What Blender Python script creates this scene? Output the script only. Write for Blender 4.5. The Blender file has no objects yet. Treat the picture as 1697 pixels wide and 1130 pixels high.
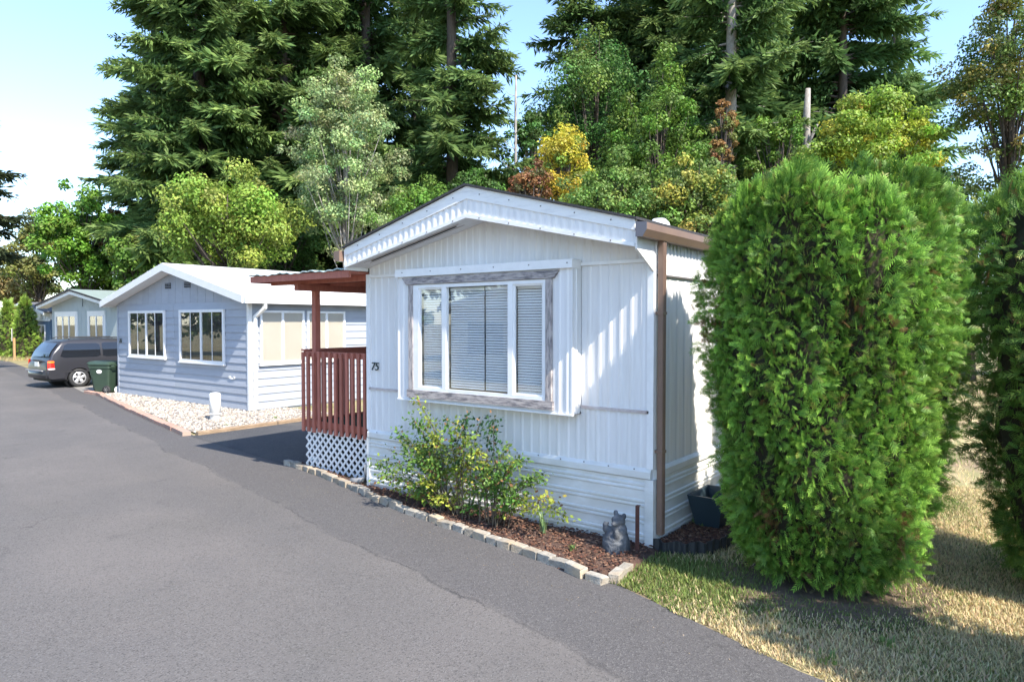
import bpy, bmesh, math, random
import numpy as np
from mathutils import Vector, Matrix
R = math.radians
# ------------------------------------------------------------------ camera, sky, sun, exposure
scn = bpy.context.scene
F_PX, CXP, CAM_H, HZ = 1138.0, 848.5, 2.33, 533.0
YAW = R(37.2); PITCH = math.atan((565 - HZ) / F_PX)
cam = bpy.data.cameras.new('camera'); cam.sensor_width = 36; cam.lens = 36 * F_PX / 1697
cam.clip_start = .05; cam.clip_end = 2000
camo = bpy.data.objects.new('camera', cam); scn.collection.objects.link(camo)
camo.location = (0, 0, CAM_H); camo.rotation_euler = (R(90) - PITCH, 0, YAW); scn.camera = camo
SUN = Vector((1, -.2, 1.1)).normalized()
w = bpy.data.worlds.new('World'); scn.world = w; w.use_nodes = True
sky = w.node_tree.nodes.new('ShaderNodeTexSky'); sky.sky_type = 'NISHITA'; sky.sun_disc = False
sky.sun_elevation = math.asin(SUN.z); sky.sun_rotation = math.atan2(SUN.x, SUN.y)
sky.air_density = 1.0; sky.dust_density = .4; sky.ozone_density = 3.2; sky.altitude = 200
bg = w.node_tree.nodes['Background']; bg.inputs[1].default_value = .15
w.node_tree.links.new(sky.outputs[0], bg.inputs[0])
sl = bpy.data.lights.new('sun', 'SUN'); sl.energy = 3.5; sl.angle = R(.53); sl.color = (1, .92, .80)
so = bpy.data.objects.new('sun', sl); scn.collection.objects.link(so)
so.rotation_euler = SUN.to_track_quat('Z', 'Y').to_euler()
vs = scn.view_settings; vs.view_transform = 'Standard'; vs.look = 'None'; vs.gamma = 1; vs.exposure = 1.58
scn.cycles.use_denoising = True; scn.cycles.max_bounces = 8; scn.cycles.transparent_max_bounces = 12
scn.cycles.sample_clamp_indirect = 6

# ------------------------------------------------------------------ helpers
cy, sy = math.cos(YAW), math.sin(YAW)
def at(px, Z):
    x = (px - CXP) / F_PX * Z
    return (cy * x - sy * Z, sy * x + cy * Z)
def zat(py, Z): return CAM_H + (HZ - py) * Z / F_PX
def G(px, py, z=0.0):
    Z = F_PX * (CAM_H - z) / (py - HZ)
    return at(px, Z)
COL = scn.collection
def link(o): COL.objects.link(o); return o
def tag(o, label=None, cat=None, group=None, kind=None):
    if label: o['label'] = label
    if cat: o['category'] = cat
    if group: o['group'] = group
    if kind: o['kind'] = kind
    return o
def thing(name, label, cat, loc=(0, 0, 0), group=None):
    o = link(bpy.data.objects.new(name, None)); o.location = loc; o.empty_display_size = .2
    return tag(o, label, cat, group)
def wloc(o):
    p = Vector((0, 0, 0))
    while o: p = p + o.location; o = o.parent
    return p
def adopt(o, parent):                      # o's mesh is in world coordinates
    if parent is None: return o
    q = Vector((0, 0, 0)); k = parent
    while k is not None:
        q += k.matrix_parent_inverse.to_translation() + k.location; k = k.parent
    o.parent = parent; o.matrix_parent_inverse = Matrix.Translation(-q)
    return o
class MB:
    def __init__(s): s.v = []; s.f = []; s.smooth = False
    def add(s, vs, fs):
        n = len(s.v); s.v += [tuple(p) for p in vs]; s.f += [tuple(i + n for i in f) for f in fs]; return s
    def box(s, x0, x1, y0, y1, z0, z1):
        return s.add([(x0,y0,z0),(x1,y0,z0),(x1,y1,z0),(x0,y1,z0),(x0,y0,z1),(x1,y0,z1),(x1,y1,z1),(x0,y1,z1)],
                     [(0,3,2,1),(4,5,6,7),(0,1,5,4),(1,2,6,5),(2,3,7,6),(3,0,4,7)])
    def bar(s, a, b, wx, wz, up=(0,0,1)):      # box beam from a to b
        a = Vector(a); b = Vector(b); d = (b-a).normalized(); u = Vector(up)
        if abs(d.dot(u)) > .99: u = Vector((0,1,0))
        r = d.cross(u).normalized(); u = r.cross(d)
        P = []
        for p in (a, b):
            for i, j in ((-1,-1),(1,-1),(1,1),(-1,1)): P.append(p + r*i*wx/2 + u*j*wz/2)
        return s.add(P, [(0,1,2,3),(7,6,5,4),(0,4,5,1),(1,5,6,2),(2,6,7,3),(3,7,4,0)])
    def prism(s, pts, d):                      # polygon pts extruded by vector d
        n = len(pts); d = Vector(d); P = [Vector(p) for p in pts]
        return s.add(P + [p + d for p in P], [tuple(range(n))[::-1], tuple(range(n, 2*n))] +
                     [(i, (i+1) % n, n+(i+1) % n, n+i) for i in range(n)])
    def tube(s, pts, rad, n=8, cap=True):
        pts = [Vector(p) for p in pts]; rad = [rad]*len(pts) if not hasattr(rad, '__len__') else rad
        V = []; Fc = []
        for i, p in enumerate(pts):
            d = (pts[min(i+1, len(pts)-1)] - pts[max(i-1, 0)]).normalized()
            u = Vector((0,0,1)) if abs(d.z) < .9 else Vector((1,0,0))
            r = d.cross(u).normalized(); u = r.cross(d)
            for k in range(n):
                a = 2*math.pi*k/n; V.append(p + (r*math.cos(a) + u*math.sin(a))*rad[i])
        for i in range(len(pts)-1):
            for k in range(n):
                Fc.append((i*n+k, i*n+(k+1) % n, (i+1)*n+(k+1) % n, (i+1)*n+k))
        if cap: Fc += [tuple(range(n))[::-1], tuple(range((len(pts)-1)*n, len(pts)*n))]
        return s.add(V, Fc)
    def lathe(s, prof, c=(0,0,0), n=24, axis='z'):
        V = []; Fc = []; m = len(prof)
        for k in range(n):
            a = 2*math.pi*k/n
            for r, h in prof:
                p = (r*math.cos(a), r*math.sin(a), h)
                if axis == 'x': p = (h, p[0], p[1])
                if axis == 'y': p = (p[0], h, p[1])
                V.append((c[0]+p[0], c[1]+p[1], c[2]+p[2]))
        for k in range(n):
            for j in range(m-1):
                Fc.append((k*m+j, ((k+1) % n)*m+j, ((k+1) % n)*m+j+1, k*m+j+1))
        return s.add(V, Fc)
    def quad(s, a, b, c, d): return s.add([a, b, c, d], [(0, 1, 2, 3)])
    def mesh(s, name, mat, bevel=0):
        me = bpy.data.meshes.new(name); me.from_pydata(s.v, [], s.f)
        bm = bmesh.new(); bm.from_mesh(me)
        bmesh.ops.recalc_face_normals(bm, faces=bm.faces)
        if bevel:
            bmesh.ops.bevel(bm, geom=[e for e in bm.edges if len(e.link_faces) == 2 and e.calc_face_angle(0) > .6], offset=bevel, segments=1, affect='EDGES', clamp_overlap=True)
        bm.to_mesh(me); bm.free()
        me.materials.append(mat)
        if s.smooth:
            me.polygons.foreach_set('use_smooth', [True]*len(me.polygons))
        me.update(); return me
    def build(s, name, mat, parent=None, bevel=0, **k):
        o = link(bpy.data.objects.new(name, s.mesh(name, mat, bevel))); adopt(o, parent)
        return tag(o, **k) if k else o
def place(name, me, parent, loc, rot=(0,0,0), scale=(1,1,1)):   # a piece with shared mesh data, loc in world coordinates
    o = link(bpy.data.objects.new(name, me)); adopt(o, parent)
    o.location = loc; o.rotation_euler = rot; o.scale = scale
    return o

# ------------------------------------------------------------------ materials
def nd(t, ty, **k):
    n = t.nodes.new(ty)
    for a, b in k.items(): setattr(n, a, b)
    return n
def pm(name, c1, c2=None, scale=6, rough=.6, bump=0, bscale=None, metal=0, stretch=(1,1,1), piece=0, spec=.5, detail=6, c3=None, s3=.7, lo=.35, hi=.65):
    m = bpy.data.materials.new(name); m.use_nodes = True; t = m.node_tree; L = t.links.new
    b = t.nodes['Principled BSDF']; b.inputs['Roughness'].default_value = rough; b.inputs['Metallic'].default_value = metal
    b.inputs['Specular IOR Level'].default_value = spec
    b.inputs['Base Color'].default_value = (*c1, 1)
    if c2 is None and not bump and not piece: return m
    tc = nd(t, 'ShaderNodeNewGeometry'); mp = nd(t, 'ShaderNodeMapping'); mp.inputs['Scale'].default_value = stretch
    L(tc.outputs['Position'], mp.inputs[0])
    out = None
    if c2 is not None:
        n = nd(t, 'ShaderNodeTexNoise'); n.inputs['Scale'].default_value = scale; n.inputs['Detail'].default_value = detail; n.inputs['Roughness'].default_value = .65
        L(mp.outputs[0], n.inputs['Vector'])
        r = nd(t, 'ShaderNodeMapRange'); r.inputs[1].default_value = lo; r.inputs[2].default_value = hi; L(n.outputs[0], r.inputs[0])
        mx = nd(t, 'ShaderNodeMix', data_type='RGBA'); mx.inputs['A'].default_value = (*c1, 1); mx.inputs['B'].default_value = (*c2, 1)
        L(r.outputs[0], mx.inputs['Factor']); out = mx.outputs['Result']
        if c3 is not None:
            n3 = nd(t, 'ShaderNodeTexNoise'); n3.inputs['Scale'].default_value = s3; n3.inputs['Detail'].default_value = 5
            L(mp.outputs[0], n3.inputs['Vector'])
            r3 = nd(t, 'ShaderNodeMapRange'); r3.inputs[1].default_value = .45; r3.inputs[2].default_value = .65; L(n3.outputs[0], r3.inputs[0])
            m3 = nd(t, 'ShaderNodeMix', data_type='RGBA'); m3.inputs['B'].default_value = (*c3, 1); L(out, m3.inputs['A']); L(r3.outputs[0], m3.inputs['Factor'])
            out = m3.outputs['Result']
    if piece:
        oi = nd(t, 'ShaderNodeObjectInfo'); hv = nd(t, 'ShaderNodeHueSaturation')
        mr = nd(t, 'ShaderNodeMapRange'); mr.inputs[3].default_value = 1-piece; mr.inputs[4].default_value = 1+piece; L(oi.outputs['Random'], mr.inputs[0])
        L(mr.outputs[0], hv.inputs['Value'])
        if out: L(out, hv.inputs['Color'])
        else: hv.inputs['Color'].default_value = (*c1, 1)
        out = hv.outputs[0]
    if out: L(out, b.inputs['Base Color'])
    if bump:
        nb = nd(t, 'ShaderNodeTexNoise'); nb.inputs['Scale'].default_value = bscale or scale*4; nb.inputs['Detail'].default_value = 5
        L(mp.outputs[0], nb.inputs['Vector'])
        bp = nd(t, 'ShaderNodeBump'); bp.inputs['Strength'].default_value = bump; bp.inputs['Distance'].default_value = .02
        L(nb.outputs[0], bp.inputs['Height']); L(bp.outputs[0], b.inputs['Normal'])
    return m
def leafmat(name, trans=.3, rough=.5, spec=.25):
    m = bpy.data.materials.new(name); m.use_nodes = True; t = m.node_tree; L = t.links.new
    b = t.nodes['Principled BSDF']; b.inputs['Roughness'].default_value = rough; b.inputs['Specular IOR Level'].default_value = spec
    a = nd(t, 'ShaderNodeAttribute', attribute_name='col'); L(a.outputs['Color'], b.inputs['Base Color'])
    tr = nd(t, 'ShaderNodeBsdfTranslucent'); L(a.outputs['Color'], tr.inputs[0])
    mx = nd(t, 'ShaderNodeMixShader'); mx.inputs[0].default_value = trans
    L(b.outputs[0], mx.inputs[1]); L(tr.outputs[0], mx.inputs[2]); L(mx.outputs[0], t.nodes['Material Output'].inputs[0])
    return m
def glassmat(name, tint=(1,1,1), ior=1.5, extra=0.0):
    m = bpy.data.materials.new(name); m.use_nodes = True; t = m.node_tree; L = t.links.new
    t.nodes.remove(t.nodes['Principled BSDF'])
    tr = nd(t, 'ShaderNodeBsdfTransparent'); tr.inputs[0].default_value = (*tint, 1)
    gl = nd(t, 'ShaderNodeBsdfGlossy'); gl.inputs['Roughness'].default_value = .015
    g = nd(t, 'ShaderNodeNewGeometry'); dt = nd(t, 'ShaderNodeVectorMath', operation='DOT_PRODUCT'); L(g.outputs['Incoming'], dt.inputs[0]); L(g.outputs['Normal'], dt.inputs[1])
    ab = nd(t, 'ShaderNodeMath', operation='ABSOLUTE'); L(dt.outputs['Value'], ab.inputs[0])
    iv = nd(t, 'ShaderNodeMath', operation='SUBTRACT'); iv.inputs[0].default_value = 1; L(ab.outputs[0], iv.inputs[1])
    pw = nd(t, 'ShaderNodeMath', operation='POWER'); pw.inputs[1].default_value = 5; L(iv.outputs[0], pw.inputs[0])
    ad = nd(t, 'ShaderNodeMath', operation='MULTIPLY_ADD'); ad.inputs[1].default_value = .9; ad.inputs[2].default_value = .045 + extra; ad.use_clamp = True; L(pw.outputs[0], ad.inputs[0])
    mx = nd(t, 'ShaderNodeMixShader'); L(ad.outputs[0], mx.inputs[0]); L(tr.outputs[0], mx.inputs[1]); L(gl.outputs[0], mx.inputs[2])
    L(mx.outputs[0], t.nodes['Material Output'].inputs[0])
    return m
m_white = pm('white_siding', (.75,.745,.74), (.655,.645,.635), 3, .45, stretch=(4,4,.5), c3=(.70,.695,.70), s3=1.2)
m_skirt = pm('white_skirting', (.74,.75,.75), (.60,.60,.57), 2.5, .45, stretch=(1,1,3), c3=(.62,.61,.57), s3=1.5)
m_vinyl = pm('white_vinyl', (.8,.8,.8), (.74,.74,.74), 8, .35)
m_fascia = pm('weathered_white_paint', (.76,.76,.75), (.52,.52,.53), 5, .6, bump=.1, stretch=(.6,1,5), lo=.5, hi=.85)
m_wood = pm('weathered_grey_wood', (.46,.41,.39), (.14,.13,.14), 7, .8, bump=.5, bscale=40, stretch=(1,1,6), lo=.42, hi=.62)
m_woodv = pm('weathered_grey_wood_upright', (.47,.42,.40), (.16,.15,.16), 7, .8, bump=.5, bscale=40, stretch=(6,1,1), lo=.42, hi=.66)
m_trimb = pm('faded_brown_strip', (.42,.34,.32), (.55,.5,.49), 9, .7)
m_brown = pm('brown_metal', (.20,.13,.095), (.17,.11,.085), 5, .4, spec=.5)
m_rust = pm('rust_brown_post', (.10,.035,.025), (.06,.025,.02), 20, .7)
m_red = pm('red_brown_stain', (.42,.145,.10), (.34,.11,.078), 9, .65, bump=.15, bscale=30, stretch=(3,3,.5), piece=.14)
m_roofdk = pm('dark_shingle', (.05,.05,.055), (.03,.03,.033), 30, .9, bump=.5)
m_roofgrey = pm('grey_shingle', (.14,.14,.145), (.09,.09,.1), 25, .9, bump=.5)
m_roofwh = pm('white_metal_roof', (.82,.82,.82), (.76,.76,.76), 2, .4)
m_roofgn = pm('green_metal_roof', (.27,.33,.31), (.23,.28,.265), 2, .4)
m_aqua = pm('aqua_roof_sheet', (.42,.58,.57), (.6,.68,.67), 4, .5)
m_blue = pm('blue_grey_paint', (.35,.38,.435), (.32,.35,.405), 3, .55, stretch=(1,1,3), piece=.05)
m_bluedk = pm('slate_blue_paint', (.10,.17,.27), (.09,.15,.24), 3, .6)
m_grn = pm('sage_grey_paint', (.42,.47,.46), (.38,.43,.42), 3, .6)
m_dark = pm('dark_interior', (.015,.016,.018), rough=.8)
m_room = pm('dim_room', (.06,.055,.05), (.03,.03,.03), 2, .9)
m_blind = pm('blind_white', (.84,.85,.85), rough=.5)
m_cream = pm('cream_shade', (.56,.50,.41), (.53,.47,.38), 2, .8)
m_curtain = pm('pale_curtain', (.45,.45,.42), (.3,.3,.28), 12, .9, stretch=(6,6,.3))
m_glass = glassmat('window_glass', (.985,.99,.99), 1.52, .07)
m_tint = pm('tinted_glass', (.012,.014,.018), rough=.03, spec=.8)
m_black = pm('black_rubber', (.018,.018,.019), (.03,.03,.03), 12, .7)
m_screw = pm('screw_head', (.12,.11,.11), rough=.5)
m_num = pm('number_green_black', (.012,.03,.028), rough=.4)
m_conc = pm('concrete_block', (.36,.335,.29), (.22,.205,.18), 14, .9, bump=.5, bscale=60, piece=.16, c3=(.38,.30,.21), s3=3)
m_redconc = pm('red_edging_block', (.38,.20,.15), (.46,.29,.22), 9, .9, bump=.4, piece=.1, c3=(.34,.25,.2), s3=2)
m_timber = pm('landscape_timber', (.33,.24,.16), (.2,.14,.09), 8, .9, bump=.4, stretch=(3,.6,3))
m_stone = pm('carved_stone', (.13,.14,.155), (.055,.06,.068), 9, .85, bump=.5, bscale=50)
m_teal = pm('dark_teal_plastic', (.028,.048,.062), rough=.45)
m_blkpl = pm('black_plastic_edging', (.02,.023,.027), rough=.5)
m_carpet = pm('green_turf_carpet', (.01,.04,.022), (.015,.05,.03), 40, 1)
m_bin = pm('green_bin_plastic', (.036,.062,.042), (.03,.053,.036), 6, .45)
m_paint = pm('charcoal_car_paint', (.045,.045,.052), rough=.28, metal=.35, spec=.6)
m_trimdk = pm('dark_car_trim', (.03,.03,.033), rough=.5)
m_alloy = pm('silver_alloy', (.62,.62,.62), rough=.35, metal=.5)
m_redlens = pm('red_lens', (.5,.02,.015), rough=.15)
m_amber = pm('amber_lens', (.7,.2,.03), rough=.15)
m_whitep = pm('white_paint', (.78,.78,.76), (.74,.74,.72), 4, .4)
m_sign = pm('sign_face', (.75,.74,.70), (.5,.48,.45), 30, .5, stretch=(1,1,3), lo=.5, hi=.9)
m_postw = pm('tan_wood_post', (.5,.3,.15), (.4,.23,.11), 8, .8, stretch=(4,4,.5))
m_bark = pm('bark', (.09,.07,.055), (.045,.036,.03), 5, .95, bump=.8, bscale=14, stretch=(3,3,.6))
m_barkpale = pm('pale_bark', (.36,.33,.30), (.2,.18,.165), 5, .95, bump=.6, bscale=14, stretch=(2,2,.8))
m_twig = pm('twig', (.16,.12,.08), (.1,.075,.05), 8, .9)
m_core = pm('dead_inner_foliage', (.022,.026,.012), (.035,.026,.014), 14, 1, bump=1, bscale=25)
m_leaf = leafmat('leaf', .32); m_needle = leafmat('needles', .38, .6, .2); m_blade = leafmat('grass_blade', .3, .7, .15)
m_chip = leafmat('bark_chips', 0, .9, .2); m_peb = leafmat('pebbles', 0, .85, .3)

# asphalt: old surface, newer dark apron strip along the edge, fine aggregate, patches and cracks
def asphalt(name, dark=0):
    m = pm(name, (.078,.075,.076), rough=.88, spec=.3); t = m.node_tree; L = t.links.new; b = t.nodes['Principled BSDF']
    g = nd(t, 'ShaderNodeNewGeometry'); sp = nd(t, 'ShaderNodeSeparateXYZ'); L(g.outputs['Position'], sp.inputs[0])
    def noise(s, d=5, r=.6):
        n = nd(t, 'ShaderNodeTexNoise'); n.inputs['Scale'].default_value = s; n.inputs['Detail'].default_value = d; n.inputs['Roughness'].default_value = r
        L(g.outputs['Position'], n.inputs['Vector']); return n.outputs[0]
    def rng(v, a, b_, c=0, d=1):
        n = nd(t, 'ShaderNodeMapRange'); L(v, n.inputs[0])
        for i, q in enumerate((a, b_, c, d)): n.inputs[i+1].default_value = q
        return n.outputs[0]
    def mix(f, a, b_):
        n = nd(t, 'ShaderNodeMix', data_type='RGBA')
        if isinstance(f, float): n.inputs['Factor'].default_value = f
        else: L(f, n.inputs['Factor'])
        for k, q in (('A', a), ('B', b_)):
            if isinstance(q, tuple): n.inputs[k].default_value = (*q, 1)
            else: L(q, n.inputs[k])
        return n.outputs['Result']
    def math_(op, a, b_=None, c=None):
        n = nd(t, 'ShaderNodeMath', operation=op)
        for i, q in enumerate((a, b_, c)):
            if q is None: continue
            if isinstance(q, (int, float)): n.inputs[i].default_value = q
            else: L(q, n.inputs[i])
        return n.outputs[0]
    base = mix(rng(noise(.55), .35, .68), (.138,.126,.120), (.112,.104,.100))
    if dark: base = mix(rng(noise(.8), .35, .65), (.050,.053,.060), (.062,.063,.068))
    else:
        # distance to the road's edge line, wobbled
        dl = math_('ADD', math_('MULTIPLY_ADD', sp.outputs[0], .205, sp.outputs[1]), rng(noise(.7, 4), 0, 1, -.28, .28))
        strip = rng(dl, 3.52, 3.62)
        base = mix(math_('MULTIPLY', strip, .8), base, (.082,.078,.080))
        seam = rng(math_('ABSOLUTE', math_('SUBTRACT', math_('ADD', dl, rng(noise(6, 3), 0, 1, -.06, .06)), 3.56)), 0, .03, 1, 0)
        base = mix(math_('MULTIPLY', seam, rng(noise(1.7), .4, .6, 0, .75)), base, (.03,.03,.032))
    if not dark:
        v2 = nd(t, 'ShaderNodeTexVoronoi', feature='DISTANCE_TO_EDGE'); v2.inputs['Scale'].default_value = .22
        wv = nd(t, 'ShaderNodeVectorMath', operation='ADD'); nz = nd(t, 'ShaderNodeTexNoise'); nz.inputs['Scale'].default_value = 1.8; nz.inputs['Detail'].default_value = 6
        L(g.outputs['Position'], nz.inputs['Vector']); sc_ = nd(t, 'ShaderNodeVectorMath', operation='SCALE'); sc_.inputs['Scale'].default_value = 1.3; L(nz.outputs['Color'], sc_.inputs[0])
        L(g.outputs['Position'], wv.inputs[0]); L(sc_.outputs[0], wv.inputs[1]); L(wv.outputs[0], v2.inputs['Vector'])
        crack = math_('MULTIPLY', rng(v2.outputs['Distance'], 0, .006, 1, 0), rng(noise(.6, 3), .48, .6, 0, .6))
        base = mix(crack, base, (.035,.034,.034))
        tr = math_('SINE', math_('MULTIPLY', dl, 2.6)); base = mix(rng(tr, .2, 1, 0, .25), base, (.088,.085,.086))
    base = mix(rng(noise(2.2, 8, .75), .60, .70, 0, .6), base, (.058,.056,.055))
    base = mix(rng(noise(.33, 3, .5), .52, .6, 0, .4), base, (.092,.089,.09))
    base = mix(rng(noise(9, 3, .5), .74, .78, 0, .7), base, (.04,.038,.037))      # oil and tyre stains
    base = mix(rng(noise(1.1, 3), .62, .7, 0, .35), base, (.115,.108,.10))           # dusty patches
    vo = nd(t, 'ShaderNodeTexVoronoi'); vo.inputs['Scale'].default_value = 95; L(g.outputs['Position'], vo.inputs['Vector'])
    sepc = nd(t, 'ShaderNodeSeparateColor'); L(vo.outputs['Color'], sepc.inputs[0])
    base = mix(rng(sepc.outputs[0], .72, 1, 0, .5), base, (.17,.165,.16))
    base = mix(rng(sepc.outputs[1], .7, 1, 0, .55), base, (.03,.03,.03))
    L(base, b.inputs['Base Color'])
    bp = nd(t, 'ShaderNodeBump'); bp.inputs['Strength'].default_value = .55; bp.inputs['Distance'].default_value = .008
    L(math_('ADD', vo.outputs['Distance'], math_('MULTIPLY', noise(14, 4), 1.2)), bp.inputs['Height']); L(bp.outputs[0], b.inputs['Normal'])
    return m
m_road = asphalt('old_asphalt'); m_drive = asphalt('newer_asphalt', 1)
m_lawn = pm('dry_lawn', (.36,.29,.16), (.16,.17,.06), 1.3, .95, bump=.8, bscale=30, c3=(.20,.15,.085), s3=.5)
m_mulch = pm('bark_mulch', (.085,.045,.032), (.05,.028,.022), 22, .95, bump=1, bscale=45, c3=(.12,.07,.05), s3=6)
m_gravel = pm('gravel_bed', (.34,.31,.27), (.2,.18,.16), 24, .95, bump=1, bscale=30)
m_dirt = pm('packed_dirt', (.15,.105,.07), (.09,.065,.045), 5, .95, bump=.6, bscale=30)

# ------------------------------------------------------------------ numpy leaf builder
def quads_mesh(name, P, col, mat):                  # P (N,4,3), col (N,3) or (N,4,3)
    N = len(P); me = bpy.data.meshes.new(name)
    me.vertices.add(N*4); me.vertices.foreach_set('co', P.astype(np.float32).ravel())
    me.loops.add(N*4); me.loops.foreach_set('vertex_index', np.arange(N*4, dtype=np.int32))
    me.polygons.add(N); me.polygons.foreach_set('loop_start', np.arange(0, N*4, 4, dtype=np.int32))
    if col.ndim == 2: col = np.repeat(col[:, None, :], 4, 1)
    a = me.color_attributes.new('col', 'FLOAT_COLOR', 'POINT')
    c4 = np.ones((N*4, 4), np.float32); c4[:, :3] = np.clip(col, 0, 1).reshape(-1, 3); a.data.foreach_set('color', c4.ravel())
    me.materials.append(mat); me.update(); me.validate(); return me
def unit(a): return a / np.maximum(np.linalg.norm(a, axis=-1, keepdims=True), 1e-6)
def rhombi(base, d, n, ln, wd, mid=.45):             # leaf: base point, direction, face normal hint, length, width
    d = unit(d); s = unit(np.cross(d, n)); ln = ln[:, None]; wd = wd[:, None]
    m = base + d*ln*mid
    return np.stack([base, m + s*wd*.5, base + d*ln, m - s*wd*.5], 1)
def jit(rg, col, n, dv=.22, dh=.12):
    c = np.array(col)[None, :]*(1 + rg.normal(0, dv, (n, 1)))
    c = c*(1 + rg.normal(0, dh, (n, 3))); return np.clip(c, .004, 1)

def broadleaf(name, label, px, Z, ytop, ybot, hw, col, seed, leaves=11000, leaf=.26, trunk_r=.16, bark=None, pale=None, lean=0, clumps=110, group=None, squash=.75, open_=0.0, cat='tree', ground=None, col2=None, xy=None, tz=None):
    if xy is None: leaves = int(leaves*1.65); leaf = leaf*.58; col = tuple(1.65*q for q in col); col2 = tuple(1.65*q for q in col2) if col2 else None
    rg = np.random.default_rng(seed); x, y = xy or at(px, Z)
    zt = zat(ytop, Z) if tz is None else tz[1]; zb = max(zat(ybot, Z), .25) if tz is None else tz[0]
    rx = hw*Z/F_PX; rz = (zt-zb)/2; zc = (zt+zb)/2
    t = thing(name, label, cat, (x, y, 0), group)
    # clump centres through the crown's volume, outline broken by lobes
    u = unit(rg.normal(0, 1, (clumps, 3))); lob = 1 + .22*np.sin(3*np.arctan2(u[:,1], u[:,0]) + seed) * np.cos(4*u[:,2] + seed*1.7) + rg.normal(0, .08, clumps)
    r = rg.uniform(.22, 1, clumps)**.55*lob*.86
    taper = np.where(u[:,2] > 0, 1 - .28*u[:,2]*r, 1)
    cc = np.stack([x + lean*0 + u[:,0]*r*rx*taper, y + u[:,1]*r*rx*taper, zc + u[:,2]*r*rz], 1)
    cr = rx*rg.uniform(.11, .25, clumps)*(1 if rx > 1.5 else 1.3)
    cw = cr**2; k = rg.choice(clumps, leaves, p=cw/cw.sum())
    g = unit(rg.normal(0, 1, (leaves, 3)))*rg.uniform(.1, 1, (leaves, 1))**.45
    g[:,2] *= squash
    p = cc[k] + g*cr[k][:, None]
    out = unit(g*np.array([1,1,.8]) + np.array([0,0,.55]) + rg.normal(0, .45, (leaves, 3)))
    d = unit(np.cross(out, rg.normal(0, 1, (leaves, 3)))); d[:,2] -= .35
    ln = leaf*rg.uniform(.65, 1.3, leaves)
    Q = rhombi(p, d, out, ln, ln*rg.uniform(.5, .8, leaves))
    cl = jit(rg, col, clumps, .16, .07)
    if col2 is not None:
        sel = rg.random(clumps) < .3; cl[sel] = jit(rg, col2, sel.sum(), .15, .08)
    C = cl[k]*(1 + rg.normal(0, .2, (leaves, 1)))*(1 + rg.normal(0, .06, (leaves, 3)))
    if pale is not None:
        s2 = rg.random(leaves) < .25; C[s2] = jit(rg, pale, s2.sum(), .15, .06)
    o = link(bpy.data.objects.new('crown', quads_mesh('crown', Q, C, m_leaf))); adopt(o, t)
    mb = MB(); mb.smooth = True; top = Vector((x, y, zc + rz*.45)); b0 = Vector((x, y, -.1))
    pts = [b0.lerp(top, f) + Vector((math.sin(f*5+seed), math.cos(f*4+seed), 0))*trunk_r*1.2*f for f in (0, .2, .4, .6, .8, 1)]
    mb.tube(pts, [trunk_r*1.25, trunk_r, trunk_r*.85, trunk_r*.65, trunk_r*.42, trunk_r*.12], 8)
    for i in range(0, clumps, max(1, clumps//44)):
        c = Vector(cc[i]); f = min(.92, max(.22, (c.z - rz*.55)/max(top.z, .1)*.85)); s0 = b0.lerp(top, f)
        mid = s0.lerp(c, .5) + Vector((0, 0, -.08*rx)); mb.tube([s0, mid, c], [trunk_r*.32, trunk_r*.2, trunk_r*.07], 5)
    mb.build('trunk', bark or m_bark, t)
    return t

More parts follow.
